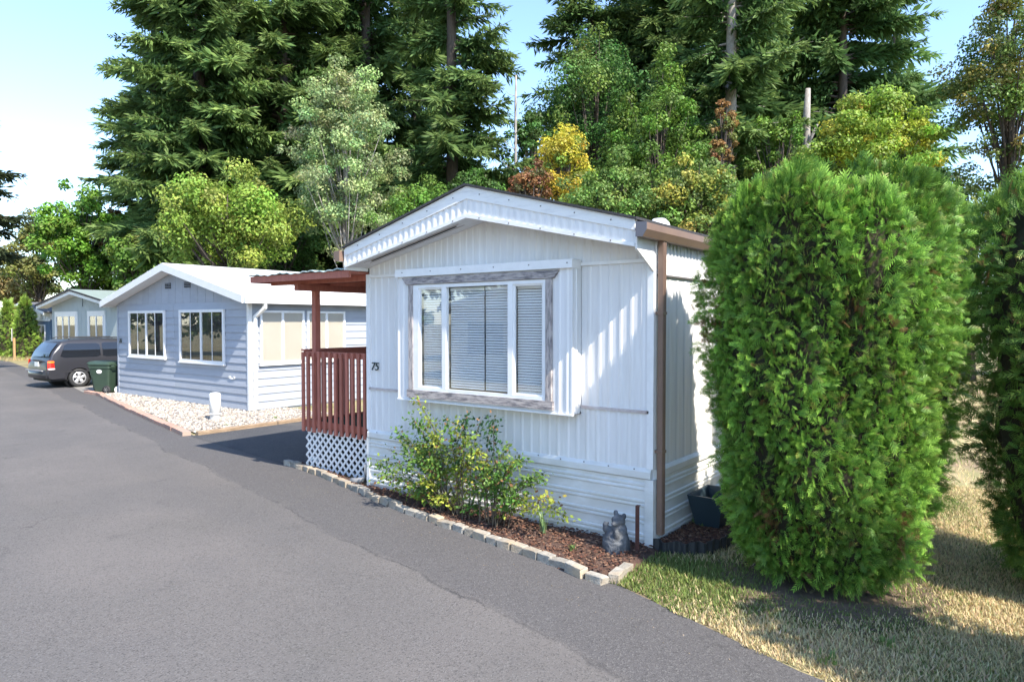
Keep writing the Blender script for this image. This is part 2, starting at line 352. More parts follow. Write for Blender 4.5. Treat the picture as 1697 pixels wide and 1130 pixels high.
FIRS = {}
def fir_meshes(kind, H, z0, rad, col, tip, seed, whorl=.46, trunk_r=.32, sparse=0.0, power=.8, droop=.32, bark=None):
    rg = np.random.default_rng(seed); mb = MB(); mb.smooth = True
    mb.tube([(.12*math.sin(f*4+seed), .12*math.cos(f*5), f*H - .1*(f == 0)) for f in (0, .12, .25, .5, .75, 1)], [trunk_r*1.25, trunk_r*1.05, trunk_r, trunk_r*.72, trunk_r*.42, .03], 9)
    for k in range(12 if z0 > 4 else 4):                # dead stubs on the bare trunk
        a = rg.uniform(0, 6.28); zz = z0*rg.uniform(.35, 1); l = rg.uniform(.5, 1.6); mb.tube([(0,0,zz), (math.cos(a)*l*.6, math.sin(a)*l*.6, zz+.05), (math.cos(a)*l, math.sin(a)*l, zz-.15*l)], [.035,.022,.006], 4, cap=False)
    Qs = []; Cs = []; z = z0
    while z < H - .25:
        high = z > 23; f = (z - z0)/(H - z0); Lr = rad*(1-f)**power*(1 if f > .12 else .7 + f*2.5)
        for b in range(rg.integers(4, 7)):
            if rg.random() < sparse: continue
            a = rg.uniform(0, 2*math.pi); ln = max(.35, Lr*rg.uniform(.45, 1.18)); zz = z + rg.uniform(-.25, .25)
            n = max(8, int(ln*(9 if high else 29))); s = np.sort(rg.uniform(.1, 1, n))
            dirh = np.array([math.cos(a), math.sin(a), 0]); side = np.array([-dirh[1], dirh[0], 0])
            rise = rg.uniform(-.12, .26)*(1-f) + .25*f; dr = droop*rg.uniform(.5, 1.4); sw = rg.normal(0, .12)
            def P(s_): return np.array([0, 0, zz]) + dirh*(s_*ln)[:, None] + side*(sw*s_**2*ln)[:, None] + np.array([0,0,1])*((rise*s_ - dr*s_**2 + .14*s_**4)*ln)[:, None]
            mb.tube(P(np.array([0, .35, .7, 1.])), [.028+.012*ln, .03, .018, .006], 4, cap=False)
            base = P(s); tone = 1 + rg.normal(0, .16)
            for sg in (-1, 1):
                for lay in (0, 1):
                    w_ = (ln*.095*np.sin(np.clip(s*1.08, 0, 1)*math.pi*.93 + .22)**.8 + .22)*rg.uniform(.5, 1.3, n)
                    d = dirh*rg.uniform(.2, 1.0, (n, 1)) + side*sg*rg.uniform(.35, 1.1, (n, 1)) + np.array([0,0,1])*rg.uniform(-1.0, .25, (n, 1))
                    nh = np.array([0,0,.55]) + dirh*.35 + rg.normal(0, .7, (n, 3))
                    b2 = base + unit(d)*(w_*rg.uniform(.3, .9, n)*lay)[:, None]
                    Qs.append(rhombi(b2, d, nh, w_, np.maximum(.06, w_*rg.uniform(.16, .3, n))*(1.6 if high else 1), .42))
                    tipm = (np.clip((s-.35)*1.4, 0, .85)*rg.uniform(.15, 1, n))[:, None]
                    Cs.append((np.array(col)*(1-tipm) + np.array(tip)*tipm)*tone*(1 + rg.normal(0, .2, (n, 1))))
        z += whorl*rg.uniform(.7, 1.3)*(1.5 if high else 1)
    FIRS[kind] = (mb.mesh('trunk', bark or m_bark), quads_mesh('crown', np.concatenate(Qs), np.concatenate(Cs), m_needle))
def fir(kind, label, px, Z, sc=1.0, rot=0.0, wide=1.0, group='tall firs behind the homes'):
    x, y = at(px, Z); t = thing('fir_tree', label, 'tree', (x, y, 0), group)
    for nm, me in zip(('trunk', 'crown'), FIRS[kind]):
        o = link(bpy.data.objects.new(nm, me)); o.parent = t
    t.rotation_euler = (0, 0, rot); t.scale = (sc*wide, sc*wide, sc); return t

def arborvitae(name, label, x, y, rx, ry, H, n, size, seed, zb=.12, group=None, col=(.065,.185,.03), tip=(.26,.44,.065), flat=.0, rot=0.0, prof=None):
    rg = np.random.default_rng(seed); t = thing(name, label, 'shrub', (x, y, 0), group)
    def shape(th, h):                                   # radius factor at height h (0..1): narrow foot, full middle, soft top
        r = np.interp(h, *(prof or ([0, .03, .12, .3, .6, .85, .94, .98, 1], [.50, .64, .76, .88, .98, 1.0, .92, .74, .3])))
        return r*(1 + .05*np.sin(3*th + seed) + .05*np.sin(6*th + 7*h + seed) + .05*np.sin(9*h + 2*th + seed*2) + .045*np.sin(13*th - 16*h + 2*np.sin(7*h + seed)) + .04*np.sin(23*th + 29*h) + .04*np.sin(4*th - 5*h + 2*seed)*np.sin(19*h + 3*th))
    cr, sr = math.cos(rot), math.sin(rot)
    def pos(th, h, k):
        r = shape(th, h)*k; a = np.cos(th)*r*rx; b = np.sin(th)*r*ry
        return np.stack([x + a*cr - b*sr, y + a*sr + b*cr, zb + h*(H - zb)*(1 + np.clip(h-.8,0,1)*.16*(np.sin(3*th + seed) + .8*np.sin(8*th + 2*seed)))], 1)
    h = np.concatenate([rg.uniform(0, 1, int(n*.86)), 1 - rg.uniform(0, .1, n - int(n*.86))]); th = rg.uniform(0, 2*math.pi, n)
    k = rg.choice([.86, .93, 1.0], n, p=[.2, .3, .5]) + rg.normal(0, .018, n)
    # hollows where the inside shows
    hol = np.sin(5*th + 11*h + seed)*np.sin(9*h - 4*th + seed*.6) + .5*np.sin(23*h + 13*th); k = np.where(hol > .8, k - .13, k)
    k += .035*np.sin(31*th + 3*h)*np.sin(27*h)
    p = pos(th, h, k)
    e = 1e-2; nrm = unit(np.cross(pos(th + e, h, k) - p, pos(th, np.minimum(h + e, 1.01), k) - p + np.array([0,0,1e-4])))
    up = np.array([0, 0, 1.])
    ax = unit(nrm*rg.uniform(.3, .9, (n, 1)) + up*rg.uniform(-.25, 1.15, (n, 1)) + rg.normal(0, .38, (n, 3)) + up*np.clip((h-.88)*9, 0, 1.2)[:, None])
    hint = unit(np.cross(nrm, up + rg.normal(0, .5, (n, 3))) + nrm*.35)
    sd = unit(np.cross(ax, hint)); nn = np.cross(sd, ax)
    sz = size*rg.uniform(.55, 1.45, n)*(1 + .8*np.clip((h-.93)*12, 0, 1)*rg.random(n)**2*1.6)
    # one fan spray = a stalk with paired fingers, each finger forked
    T = [(0, 0, 1.0, 0, .07)]
    for u0 in (.12, .32, .52, .72):
        for sg in (-1, 1): T.append((u0, 0, .55*(1 - u0*.6), sg*(.58 - .2*u0), .07))
    Qs = []; Cs = []; tone = (1 + rg.normal(0, .24, (n, 1)))*(1 + .22*np.sin(5*th + 4*h + seed)*np.sin(8*h - 3*th))[:, None]; pat = (.5 + .5*np.sin(4*th + 5*h + seed))[:, None]
    yl = (rg.random(n) < .09)[:, None]; br = ((rg.random(n) < .012) | ((np.sin(4*th + 1.3*seed)*np.sin(6*h + seed) > .93) & (rg.random(n) < .45)))[:, None]
    basec = np.array(col)*tone; tipc = np.array(tip)*tone*(.7 + .5*pat)
    tipc = np.where(yl, np.array((.30,.30,.07)), tipc); tipc = np.where(br, np.array((.22,.12,.05)), tipc); basec = np.where(br, np.array((.12,.07,.03)), basec)
    for (u0, v0, L_, an, wd) in T:
        ca, sa = math.cos(an), math.sin(an)
        def pt(uu, vv):
            bend = -.22*uu**2 - .25*abs(vv)
            return p + (ax*uu + sd*vv + nn*bend*.6 - up*(.16*uu**2))*sz[:, None]
        a = pt(u0, v0); b = pt(u0 + ca*L_*.5 - sa*wd*.5, v0 + sa*L_*.5 + ca*wd*.5); c = pt(u0 + ca*L_, v0 + sa*L_); d = pt(u0 + ca*L_*.5 + sa*wd*.5, v0 + sa*L_*.5 - ca*wd*.5)
        Qs.append(np.stack([a, b, c, d], 1))
        f0 = min(1, u0*.8 + abs(v0)*.9); f1 = min(1, f0 + .5)
        ca_ = basec*(1-f0) + tipc*f0; cb_ = basec*(1-f1) + tipc*f1; cm = (ca_+cb_)/2
        Cs.append(np.stack([ca_, cm, cb_, cm], 1))
    o = link(bpy.data.objects.new('foliage', quads_mesh('foliage', np.concatenate(Qs), np.concatenate(Cs), m_leaf))); adopt(o, t)
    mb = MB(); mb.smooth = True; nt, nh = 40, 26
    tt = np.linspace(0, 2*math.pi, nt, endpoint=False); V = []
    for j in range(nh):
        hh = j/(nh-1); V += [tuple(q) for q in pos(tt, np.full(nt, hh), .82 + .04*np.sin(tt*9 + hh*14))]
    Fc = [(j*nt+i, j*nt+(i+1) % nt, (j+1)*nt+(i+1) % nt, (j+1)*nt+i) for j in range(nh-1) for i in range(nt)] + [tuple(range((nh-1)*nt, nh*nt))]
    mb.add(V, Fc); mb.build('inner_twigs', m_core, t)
    m2 = MB(); m2.smooth = True
    for i in range(4): m2.tube([(x + .12*math.cos(i*1.7), y + .12*math.sin(i*1.7), -.05), (x + .3*math.cos(i*1.7)*rx, y + .3*math.sin(i*1.7)*ry, .5)], [.06, .045], 6)
    m2.build('trunk', m_bark, t)
    return t

# ------------------------------------------------------------------ setting
def sheet(name, pts, z, mat, **k):
    mb = MB(); mb.add([(p[0], p[1], z) for p in pts], [tuple(range(len(pts)))]); return mb.build(name, mat, None, **k)
sheet('ground', [(-500,-400),(400,-400),(400,600),(-500,600)], 0, m_lawn, kind='structure')
def edge_y(x): return float(np.interp(x, [-60,-30,-24.6,-13.7,-9.6,-2.9,-1.2,14], [16.6,10.7,9.5,7.22,6.62,5.36,4.75,1.7])) if np.isscalar(x) else np.interp(x, [-60,-30,-24.6,-13.7,-9.6,-2.9,-1.2,14], [16.6,10.7,9.5,7.22,6.62,5.36,4.75,1.7])          # the road's edge line (towards the homes)
road = [(q, edge_y(q)) for q in (14,-1.2,-2.9,-9.6,-13.7,-24.6,-30,-60)] + [(-120, 28), (-120, 17), (-60, 6.5), (14, -8.8)]
sheet('road', road, .006, m_road, kind='structure')
dv = thing('driveway', 'dark asphalt driveway between the white home and the blue home', 'driveway'); dv['kind'] = 'structure'
mb = MB(); mb.add([(-9.2,6.56,.011),(-9.3,26,.011),(-13.6,26,.011),(-13.6,7.12,.011)], [(0,1,2,3)]); mb.build('driveway_surface', m_drive, dv)
del dv['category']
sheet('parking_pad', [(-24.6,9.35),(-23.6,26),(-29.4,26),(-30.5,10.75)], .012, pm('concrete_pad', (.26,.245,.22), (.17,.16,.15), 3, .9, bump=.3), kind='structure')

# gravel bed in front of the blue home, with loose stones
gpoly = [(-13.62,7.28),(-13.62,10.9),(-15.9,10.9),(-15.9,9.9),(-23.45,9.9),(-23.6,9.42)]
sheet('gravel_bed', gpoly, .03, m_gravel, kind='structure')
def inpoly(P, poly):
    x, y = P[:,0], P[:,1]; ins = np.zeros(len(P), bool); n = len(poly)
    for i in range(n):
        (x0, y0), (x1, y1) = poly[i], poly[(i+1) % n]
        c = ((y0 > y) != (y1 > y)) & (x < (x1-x0)*(y-y0)/((y1-y0) if y1 != y0 else 1e-9) + x0); ins ^= c
    return ins
def scatter(poly, n, rg):
    a = np.array(poly); lo, hi = a.min(0), a.max(0); P = rg.uniform(lo, hi, (n, 2)); return P[inpoly(P, poly)]
def stones(name, poly, n, size, z, cols, seed, mat, label, cat, flat=.7):
    rg = np.random.default_rng(seed); P = scatter(poly, n, rg); n = len(P)
    s = size*rg.uniform(.5, 1.5, n); a = rg.uniform(0, 6.28, n)
    ex = np.stack([np.cos(a), np.sin(a), rg.normal(0, .25, n)], 1)*s[:, None]; ey = np.stack([-np.sin(a), np.cos(a), rg.normal(0, .25, n)], 1)*(s*rg.uniform(.5, 1, n))[:, None]
    c = np.concatenate([P, np.full((n, 1), z)], 1) + np.array([0,0,1])*(s*.3)[:, None]; ez = np.array([0,0,1.])*(s*flat)[:, None]
    C = np.array(cols)[rg.integers(0, len(cols), n)]*(1 + rg.normal(0, .14, (n, 1)))
    Q = []
    for u, v in ((ex, ey), (ey, -ex), (-ex, -ey), (-ey, ex)):
        Q.append(np.stack([c + u, c + v, c + v*.45 + ez*.8, c + u*.45 + ez*.8], 1))
    Q.append(np.stack([c + ex*.45 + ez*.8, c + ey*.45 + ez*.8, c - ex*.45 + ez*.8, c - ey*.45 + ez*.8], 1))
    o = link(bpy.data.objects.new(name, quads_mesh(name, np.concatenate(Q), np.concatenate([C]*5), mat)))
    return tag(o, label, cat, None, 'stuff')
stones('gravel', gpoly, 15000, .028, .03, [(.40,.36,.31),(.30,.27,.24),(.48,.44,.39),(.22,.2,.185),(.36,.30,.235)], 3, m_peb, 'pale loose gravel spread in front of the blue grey home', 'gravel')

# mulch beds
bedpts = [G(467,772),G(503,782),G(540,797),G(575,812),G(610,829),G(660,851),G(710,868),G(800,901),G(900,937),G(985,971),G(1015,972)]
bed = [(p[0], p[1]+.09) for p in bedpts[:-1]] + [(-3.06, 5.45)] + [(-3.0,5.72),(-3.0,6.37),(-7.3,6.37),(-9.25,6.72)]
def mound(name, poly, mat, z0, amp, seed, step=.09, **k):
    rg = np.random.default_rng(seed); a = np.array(poly); lo, hi = a.min(0) - .0, a.max(0)
    nx = int((hi[0]-lo[0])/step) + 2; ny = int((hi[1]-lo[1])/step) + 2; V = []; idx = {}; Fc = []
    X, Y = np.meshgrid(lo[0] + np.arange(nx)*step, lo[1] + np.arange(ny)*step, indexing='ij'); P = np.stack([X.ravel(), Y.ravel()], 1)
    ins = inpoly(P, poly).reshape(nx, ny)
    Zz = z0 + amp*(np.sin(X*5)*np.cos(Y*7) + np.sin(X*13 + Y*9)*.5) + rg.normal(0, amp*.5, X.shape)
    mb = MB(); mb.smooth = True
    for i in range(nx-1):
        for j in range(ny-1):
            if ins[i,j] or ins[i+1,j] or ins[i,j+1] or ins[i+1,j+1]:
                q = []
                for (m, n) in ((i,j),(i+1,j),(i+1,j+1),(i,j+1)):
                    if (m,n) not in idx:
                        idx[(m,n)] = len(V); V.append((X[m,n], Y[m,n], Zz[m,n] if ins[m,n] else .002))
                    q.append(idx[(m,n)])
                Fc.append(tuple(q))
    mb.add(V, Fc); return mb.build(name, mat, None, **k)
mound('mulch_bed', bed, m_mulch, .05, .012, 1, kind='structure')
side_bed = [(-3.04,6.42),(-2.84,6.4),(-2.62,6.55),(-2.5,6.85),(-2.5,7.3),(-2.6,7.9),(-3.04,7.9)]
mound('side_mulch_bed', side_bed, m_mulch, .06, .012, 2, kind='structure')
chipc = [(.10,.045,.03),(.14,.07,.045),(.06,.03,.024),(.20,.12,.08),(.08,.05,.04)]
stones('mulch_chips', bed, 9500, .017, .062, chipc, 5, m_chip, 'reddish brown bark chips covering the bed along the white home', 'mulch', .35)
stones('side_mulch_chips', side_bed, 2200, .017, .075, chipc, 6, m_chip, 'bark chips in the small bed behind the black edging', 'mulch', .35)
stones('road_grit', [(-1.5,4.72),(-9.6,6.38),(-9.6,6.1),(-1.5,4.45)], 1500, .005, .008, [(.2,.16,.11),(.13,.10,.07),(.25,.2,.15)], 8, m_peb, 'fine grit and dry needles along the edge of the road', 'grit', .4)

# ------------------------------------------------------------------ the white home (number 75)
X0, X1, Y0, YB = -7.34, -3.06, 6.38, 20.5; XA = -5.2; YF = 6.0
def Tt(x): return 3.31 + (3.88-3.31)*(1 - abs(x-XA)/2.14)
def Bt(x): return 3.05 + (3.52-3.05)*(1 - abs(x-XA)/2.14)
home = thing('mobile_home', 'white ribbed metal mobile home numbered 75 with a boxed front window', 'home', (XA, Y0, 0))
def ribs(mb, axis, c, a0, a1, z0, ztop, out, pitch=.125, depth=.009):
    A = []; a = a0
    while a < a1 - 1e-6:
        for f, d in ((0,0),(.58,0),(.68,1),(.86,1)): 
            if a + f*pitch < a1: A.append((a + f*pitch, d))
        a += pitch
    A.append((a1, 0)); zt = ztop if callable(ztop) else (lambda q: ztop); V = []
    for q, d in A:
        o_ = c + out*depth*d
        for z in (z0, zt(q)): V.append((q, o_, z) if axis == 'x' else (o_, q, z))
    mb.add(V, [(2*i, 2*i+2, 2*i+3, 2*i+1) for i in range(len(A)-1)])
WX0, WX1, WZ0, WZ1 = -6.26, -4.24, 1.45, 2.79
mb = MB(); t_ = .10; yi = Y0 + .014
mb.box(X0+.01, WX0, yi, yi+t_, .02, 3.0); mb.box(WX1, X1-.01, yi, yi+t_, .02, 3.0); mb.box(WX0, WX1, yi, yi+t_, .02, WZ0); mb.box(WX0, WX1, yi, yi+t_, WZ1, 3.0)
mb.prism([(X0+.01, yi, 3.0), (X1-.01, yi, 3.0), (XA, yi, 3.46)], (0, t_, 0))
mb.box(X0+.01, X0+.1, yi+t_, YB, .02, 3.2); mb.box(X1-.1, X1-.014, yi+t_, YB, .02, 3.2); mb.box(X0+.1, X1-.1, YB-.1, YB, .02, 3.2)
mb.build('wall', m_white, home)
mb = MB(); mb.box(-7.2, -3.2, 9.4, 9.45, .8, 3.0); mb.box(-7.2, -3.2, 6.55, 9.4, .8, .85); mb.box(-7.2,-3.2,6.55,9.4,2.98,3.0); mb.build('room', m_room, home)
for a, b in ((X0+.045, -6.575), (-3.895, X1-.045)):
    mb = MB(); ribs(mb, 'x', Y0, a, b, 1.425, 2.935, -1); mb.build('wall_panel', m_white, home)
mb = MB(); ribs(mb, 'x', Y0, X0+.045, X1-.045, .835, 1.395, -1); mb.build('wall_panel', m_white, home)
mb = MB(); ribs(mb, 'x', Y0+.004, X0+.02, X1-.02, 2.955, lambda x: Bt(x)+.03, -1, .105, .007); mb.build('gable_panel', m_white, home)
for a, b in ((X0+.03, -6.58), (-3.89, X1-.03)):
    mb = MB(); mb.box(a, b, Y0-.03, Y0+.01, 2.93, 2.965); mb.build('flashing', m_vinyl, home)
    mb = MB(); mb.box(a, b, Y0-.022, Y0+.01, 1.395, 1.425); mb.build('trim_strip', m_trimb, home)
mb = MB(); mb.prism([(X0,Y0-.012,.72),(X0,Y0-.035,.735),(X0,Y0-.035,.80),(X0,Y0-.012,.835),(X0,Y0+.01,.835),(X0,Y0+.01,.72)], (X1-X0,0,0)); mb.build('skirt_band', m_skirt, home)
mb = MB(); mb.prism([(X1+.012,Y0+.05,.72),(X1+.035,Y0+.05,.735),(X1+.035,Y0+.05,.80),(X1+.012,Y0+.05,.835),(X1-.02,Y0+.05,.835),(X1-.02,Y0+.05,.72)], (0,YB-Y0-.1,0)); mb.build('skirt_band', m_skirt, home)
# skirting: horizontal ribbed courses
def hribs(axis, c, a0, a1, z0, out):
    mb = MB(); prof = [(0,0),(.055,0),(.066,.014),(.082,.014),(.092,.002),(.100,.002),(.110,.016),(.128,.016),(.138,0),(.172,0)]
    V = []
    for z, d in prof:
        for a in (a0, a1): V.append((a, c+out*d, z0+z) if axis == 'x' else (c+out*d, a, z0+z))
    mb.add(V, [(2*i, 2*i+1, 2*i+3, 2*i+2) for i in range(len(prof)-1)])
    mb.build('skirt_panel', m_skirt, home)
for i in range(4):
    hribs('x', Y0-.008, X0+.03, X1-.06, .03+i*.172, -1); hribs('y', X1+.008, Y0+.07, 14, .03+i*.172, 1)
mb = MB(); mb.box(X1-.065, X1+.03, Y0-.03, Y0+.06, 0, .725); mb.build('skirt_corner', m_skirt, home)
mb = MB(); mb.box(X0-.02, X0+.035, Y0-.03, Y0+.03, 0, .725); mb.build('skirt_corner', m_skirt, home)
mb = MB(); mb.box(X1-.05, X1+.022, Y0-.022, Y0+.05, .835, 3.0); mb.build('corner_trim', m_vinyl, home)
mb = MB(); mb.box(X0-.022, X0+.05, Y0-.022, Y0+.05, .835, 2.98); mb.build('corner_trim', m_vinyl, home)
# sunlit side wall
mb = MB(); ribs(mb, 'y', X1, Y0+.05, YB, .835, 2.80, 1, .20, .005); mb.build('wall_panel', m_white, home)
mb = MB(); ribs(mb, 'y', X1+.012, Y0-.02, YB, 2.81, 3.14, 1, .09, .012); mb.build('eave_panel', m_white, home)
mb = MB(); mb.prism([(X1+.002,YF-.015,3.03),(X1+.002,Y0-.02,2.83),(X1+.002,Y0-.02,3.14),(X1+.002,YF-.015,3.2)], (.02,0,0)); mb.build('overhang_return', m_white, home)
mb = MB(); mb.box(X1-.01, X1+.028, Y0+.05, YB, 2.795, 2.812); mb.build('eave_flange', m_screw, home)
# fascia on the overhanging gable: flat board, ribbed band, bottom strip (each side)
for sg in (-1, 1):
    xe = XA + sg*2.14
    def ln_(f): return (lambda x: Bt(x) + (Tt(x)-Bt(x))*f)
    def strip(f0, f1, y0, y1):
        a, b = ln_(f0), ln_(f1); mb = MB(); mb.prism([(XA,y0,a(XA)),(xe,y0,a(xe)),(xe,y0,b(xe)),(XA,y0,b(XA))], (0,y1-y0,0)); return mb
    strip(.60, 1.0, YF-.02, YF+.03).build('fascia_board', m_fascia, home)
    strip(0, .13, YF-.025, YF+.03).build('fascia_edge', m_fascia, home)
    mb = MB(); n = 22; V = []
    for i in range(n*4+1):
        x = XA + (xe-XA)*i/(n*4); d = (0,.007,.007,0)[i % 4]
        for f in (.13, .60): V.append((x, YF-.003-d, ln_(f)(x)))
    mb.add(V, [(2*i,2*i+2,2*i+3,2*i+1) for i in range(n*4)]); mb.build('fascia_panel', m_white, home)
    mb = MB(); mb.prism([(XA,YF+.03,Bt(XA)+.012),(xe,YF+.03,Bt(xe)+.012),(xe,YF+.03,Bt(xe)+.03),(XA,YF+.03,Bt(XA)+.03)], (0,Y0-YF-.03,0)); mb.build('soffit', m_white, home)
    # roof slab
    mb = MB(); xo = xe + sg*.03
    mb.prism([(XA,YF-.05,Tt(XA)+.004),(xo,YF-.05,Tt(xe)-.004),(xo,YF-.05,Tt(xe)+.022),(XA,YF-.05,Tt(XA)+.03)], (0,YB-YF+.2,0)); mb.build('roof', m_roofdk, home)
# the dark vent slot in the left soffit
mb = MB(); f = lambda x: Bt(x)+.011
mb.add([(-7.0,6.13,f(-7.0)-.006),(-5.5,6.13,f(-5.5)-.006),(-5.5,6.165,f(-5.5)-.006),(-7.0,6.165,f(-7.0)-.006)], [(0,1,2,3)]); mb.build('soffit_vent', m_dark, home)
mb = MB()
for a, b, c, d in ((-7.1,-5.42,6.10,6.108),(-7.1,-5.42,6.20,6.208)): mb.prism([(a,c,f(a)-.006),(b,c,f(b)-.006),(b,d,f(b)-.006),(a,d,f(a)-.006)], (0,0,.004))
mb.build('vent_frame', m_trimb, home)
# end returns of the overhang
for xe, sg in ((X0, -1),):
    mb = MB(); mb.box(min(xe, xe+sg*.02), max(xe, xe+sg*.02), YF-.02, Y0, 3.02, 3.29); mb.build('overhang_end', m_fascia, home)
# gutters and downspout
def gutter(x, sg):
    mb = MB(); pr = [(0,3.135),(.075,3.135),(.115,3.20),(.115,3.265),(.105,3.265),(.105,3.205),(.07,3.146),(.01,3.146),(.01,3.275),(0,3.275)]
    mb.prism([(x+sg*a, 5.92, z) for a, z in pr], (0, YB-5.92, 0)); g = mb.build('gutter', m_brown, home)
    mb = MB(); mb.prism([(x, 5.915, 3.135),(x+sg*.075,5.915,3.135),(x+sg*.115,5.915,3.20),(x+sg*.115,5.915,3.268),(x,5.915,3.28)], (0,.006,0)); mb.build('gutter_cap', pm('gutter_cap_grey',(.12,.12,.14),rough=.5) if sg > 0 else m_brown, g)
gutter(X1+.04, 1); gutter(X0-.04, -1)
mb = MB(); x_ = X1 + .045
mb.box(x_, x_+.055, 6.40, 6.475, .17, 3.14)
for yy in (6.412, 6.437, 6.462): mb.box(x_+.055, x_+.060, yy-.007, yy+.007, .17, 3.13)
d_ = mb.build('downspout', m_brown, home)
for z in (1.0, 2.4):
    mb = MB(); mb.box(x_-.03, x_+.064, 6.392, 6.483, z, z+.03); mb.build('bracket', m_brown, d_)
# roof vents
mb = MB(); mb.smooth = True; mb.lathe([(.0,3.86),(.07,3.85),(.11,3.81),(.125,3.77),(.125,3.74),(.07,3.74),(.07,3.5)], (-3.45, 7.35, -.34), 20); mb.build('roof_vent', m_vinyl, home)
mb = MB(); mb.box(-3.45,-3.2,10.2,10.5,3.40,3.50); mb.box(-3.40,-3.25,10.25,10.45,3.33,3.40); mb.build('roof_vent', m_vinyl, home)
# boxed window
BX0, BX1, BY, BZ0, BZ1 = -6.57, -3.9, 6.2, 1.335, 2.95
bay = MB(); bay.box(BX0, BX1, BY+.02, Y0+.01, BZ0, BZ0+.02); bay.box(BX0, BX1, BY+.02, Y0+.01, BZ1, BZ1+.03)
bay.box(BX0, BX0+.02, BY+.0, Y0+.01, BZ0, BZ1); bay.box(BX1-.02, BX1, BY+.0, Y0+.01, BZ0, BZ1)
bay.box(BX0+.02, WX0, BY+.014, BY+.05, BZ0, BZ1); bay.box(WX1, BX1-.02, BY+.014, BY+.05, BZ0, BZ1); bay.box(WX0, WX1, BY+.014, BY+.05, BZ0, WZ0); bay.box(WX0, WX1, BY+.014, BY+.05, WZ1, BZ1)
bay = bay.build('bay', m_white, home)
for a, b in ((BX0+.02, -6.37), (-4.15, BX1-.02)):
    mb = MB(); ribs(mb, 'x', BY+.01, a, b, BZ0+.005, 2.90, -1, .1); mb.build('bay_panel', m_white, bay)
mb = MB(); ribs(mb, 'y', BX1+.002, BY+.01, Y0-.03, BZ0+.005, 2.9, 1, .09); mb.build('bay_panel', m_white, bay)
mb = MB(); mb.box(BX0-.012, BX1+.012, BY-.03, Y0-.03, 2.90, 2.995); mb.build('bay_cap', m_vinyl, bay)
mb = MB(); mb.box(BX0-.005, BX1+.005, BY-.012, BY+.03, BZ0-.012, BZ0+.004); mb.build('bay_edge', m_vinyl, bay)
# weathered boards round the window
y0, y1 = BY-.022, BY+.012
mb = MB(); mb.prism([(-6.46,y0-.006,2.885),(-4.06,y0-.006,2.885),(-4.13,y0-.006,2.80),(-6.39,y0-.006,2.80)], (0,.04,0)); mb.build('window_trim', m_wood, bay)
mb = MB(); mb.box(-6.35,-6.275,y0,y1,1.465,2.793); mb.build('window_trim', m_woodv, bay)
mb = MB(); mb.box(-4.235,-4.16,y0,y1,1.465,2.793); mb.build('window_trim', m_woodv, bay)
mb = MB(); mb.box(-6.38,-4.14,y0-.003,y1,1.37,1.463); mb.build('window_trim', m_wood, bay)
mb = MB(); fy = BY-.012
for a, b, c, d in ((WX0-.012,-6.18,1.465,2.79),(-4.275,WX1+.003,1.465,2.79),(-5.775,-5.71,1.505,2.75),(-4.76,-4.69,1.505,2.75)): mb.box(a, b, fy, fy+.06, c, d)
mb.box(-6.18,-4.275,fy,fy+.06,1.465,1.505); mb.box(-6.18,-4.275,fy,fy+.06,2.75,2.79)
for a, b in ((-6.18,-5.775),(-4.69,-4.275)):
    for q in (a, b-.022): mb.box(q, q+.022, fy+.015, fy+.045, 1.505, 2.75)
    mb.box(a+.022, b-.022, fy+.015, fy+.045, 1.505, 1.525); mb.box(a+.022, b-.022, fy+.015, fy+.045, 2.73, 2.75)
wf = mb.build('window_frame', m_vinyl, bay)
for a, b in ((-6.17,-5.78),(-5.705,-4.765),(-4.68,-4.285)):
    mb = MB(); mb.box(a, b, fy+.025, fy+.029, 1.51, 2.745); mb.build('pane', m_glass, bay)
for a, b in ((-6.165,-5.79),(-5.70,-5.165),(-5.145,-4.77),(-4.675,-4.29)):
    mb = MB(); z = 1.52
    while z < 2.70:
        mb.add([(a,6.262,z),(b,6.262,z),(b,6.273,z+.0235),(a,6.273,z+.0235)], [(0,1,2,3)]); z += .031
    mb.box(a, b, 6.26, 6.29, 2.705, 2.74); mb.build('blind', m_blind, bay)
def number(txt, loc, size, mat, parent):
    c = bpy.data.curves.new('num', 'FONT'); c.body = txt; c.size = size; c.extrude = .006; c.shear = .15
    to = link(bpy.data.objects.new('num', c)); bpy.context.view_layer.update()
    me = bpy.data.meshes.new_from_object(to.evaluated_get(bpy.context.evaluated_depsgraph_get())); bpy.data.objects.remove(to)
    me.materials.clear(); me.materials.append(mat)
    M = Matrix.Translation(loc) @ Matrix.Rotation(R(90), 4, 'X'); me.transform(M)
    return adopt(link(bpy.data.objects.new('house_number', me)), parent)
number('75', (-7.265, Y0-.024, 1.665), .155, m_num, home)
# screws along the trims
mb = MB()
def screw(x, y, z, nx=0): 
    if nx: mb.box(x, x+.005, y-.006, y+.006, z-.006, z+.006)
    else: mb.box(x-.006, x+.006, y-.006, y, z-.006, z+.006)
for i in range(14): screw(X0+.2+i*.3, Y0-.034, .815+.006*(i % 2))
for i in range(6): screw(-6.45+i*.5, BY-.03, 2.955)
for sg in (-1, 1):
    for i in range(5): x = XA+sg*(.2+i*.42); screw(x, YF-.02, Bt(x)+(Tt(x)-Bt(x))*.82); screw(x, YF-.025, Bt(x)+.02)
o = mb.build('screws', m_screw, home); o['kind'] = 'stuff'

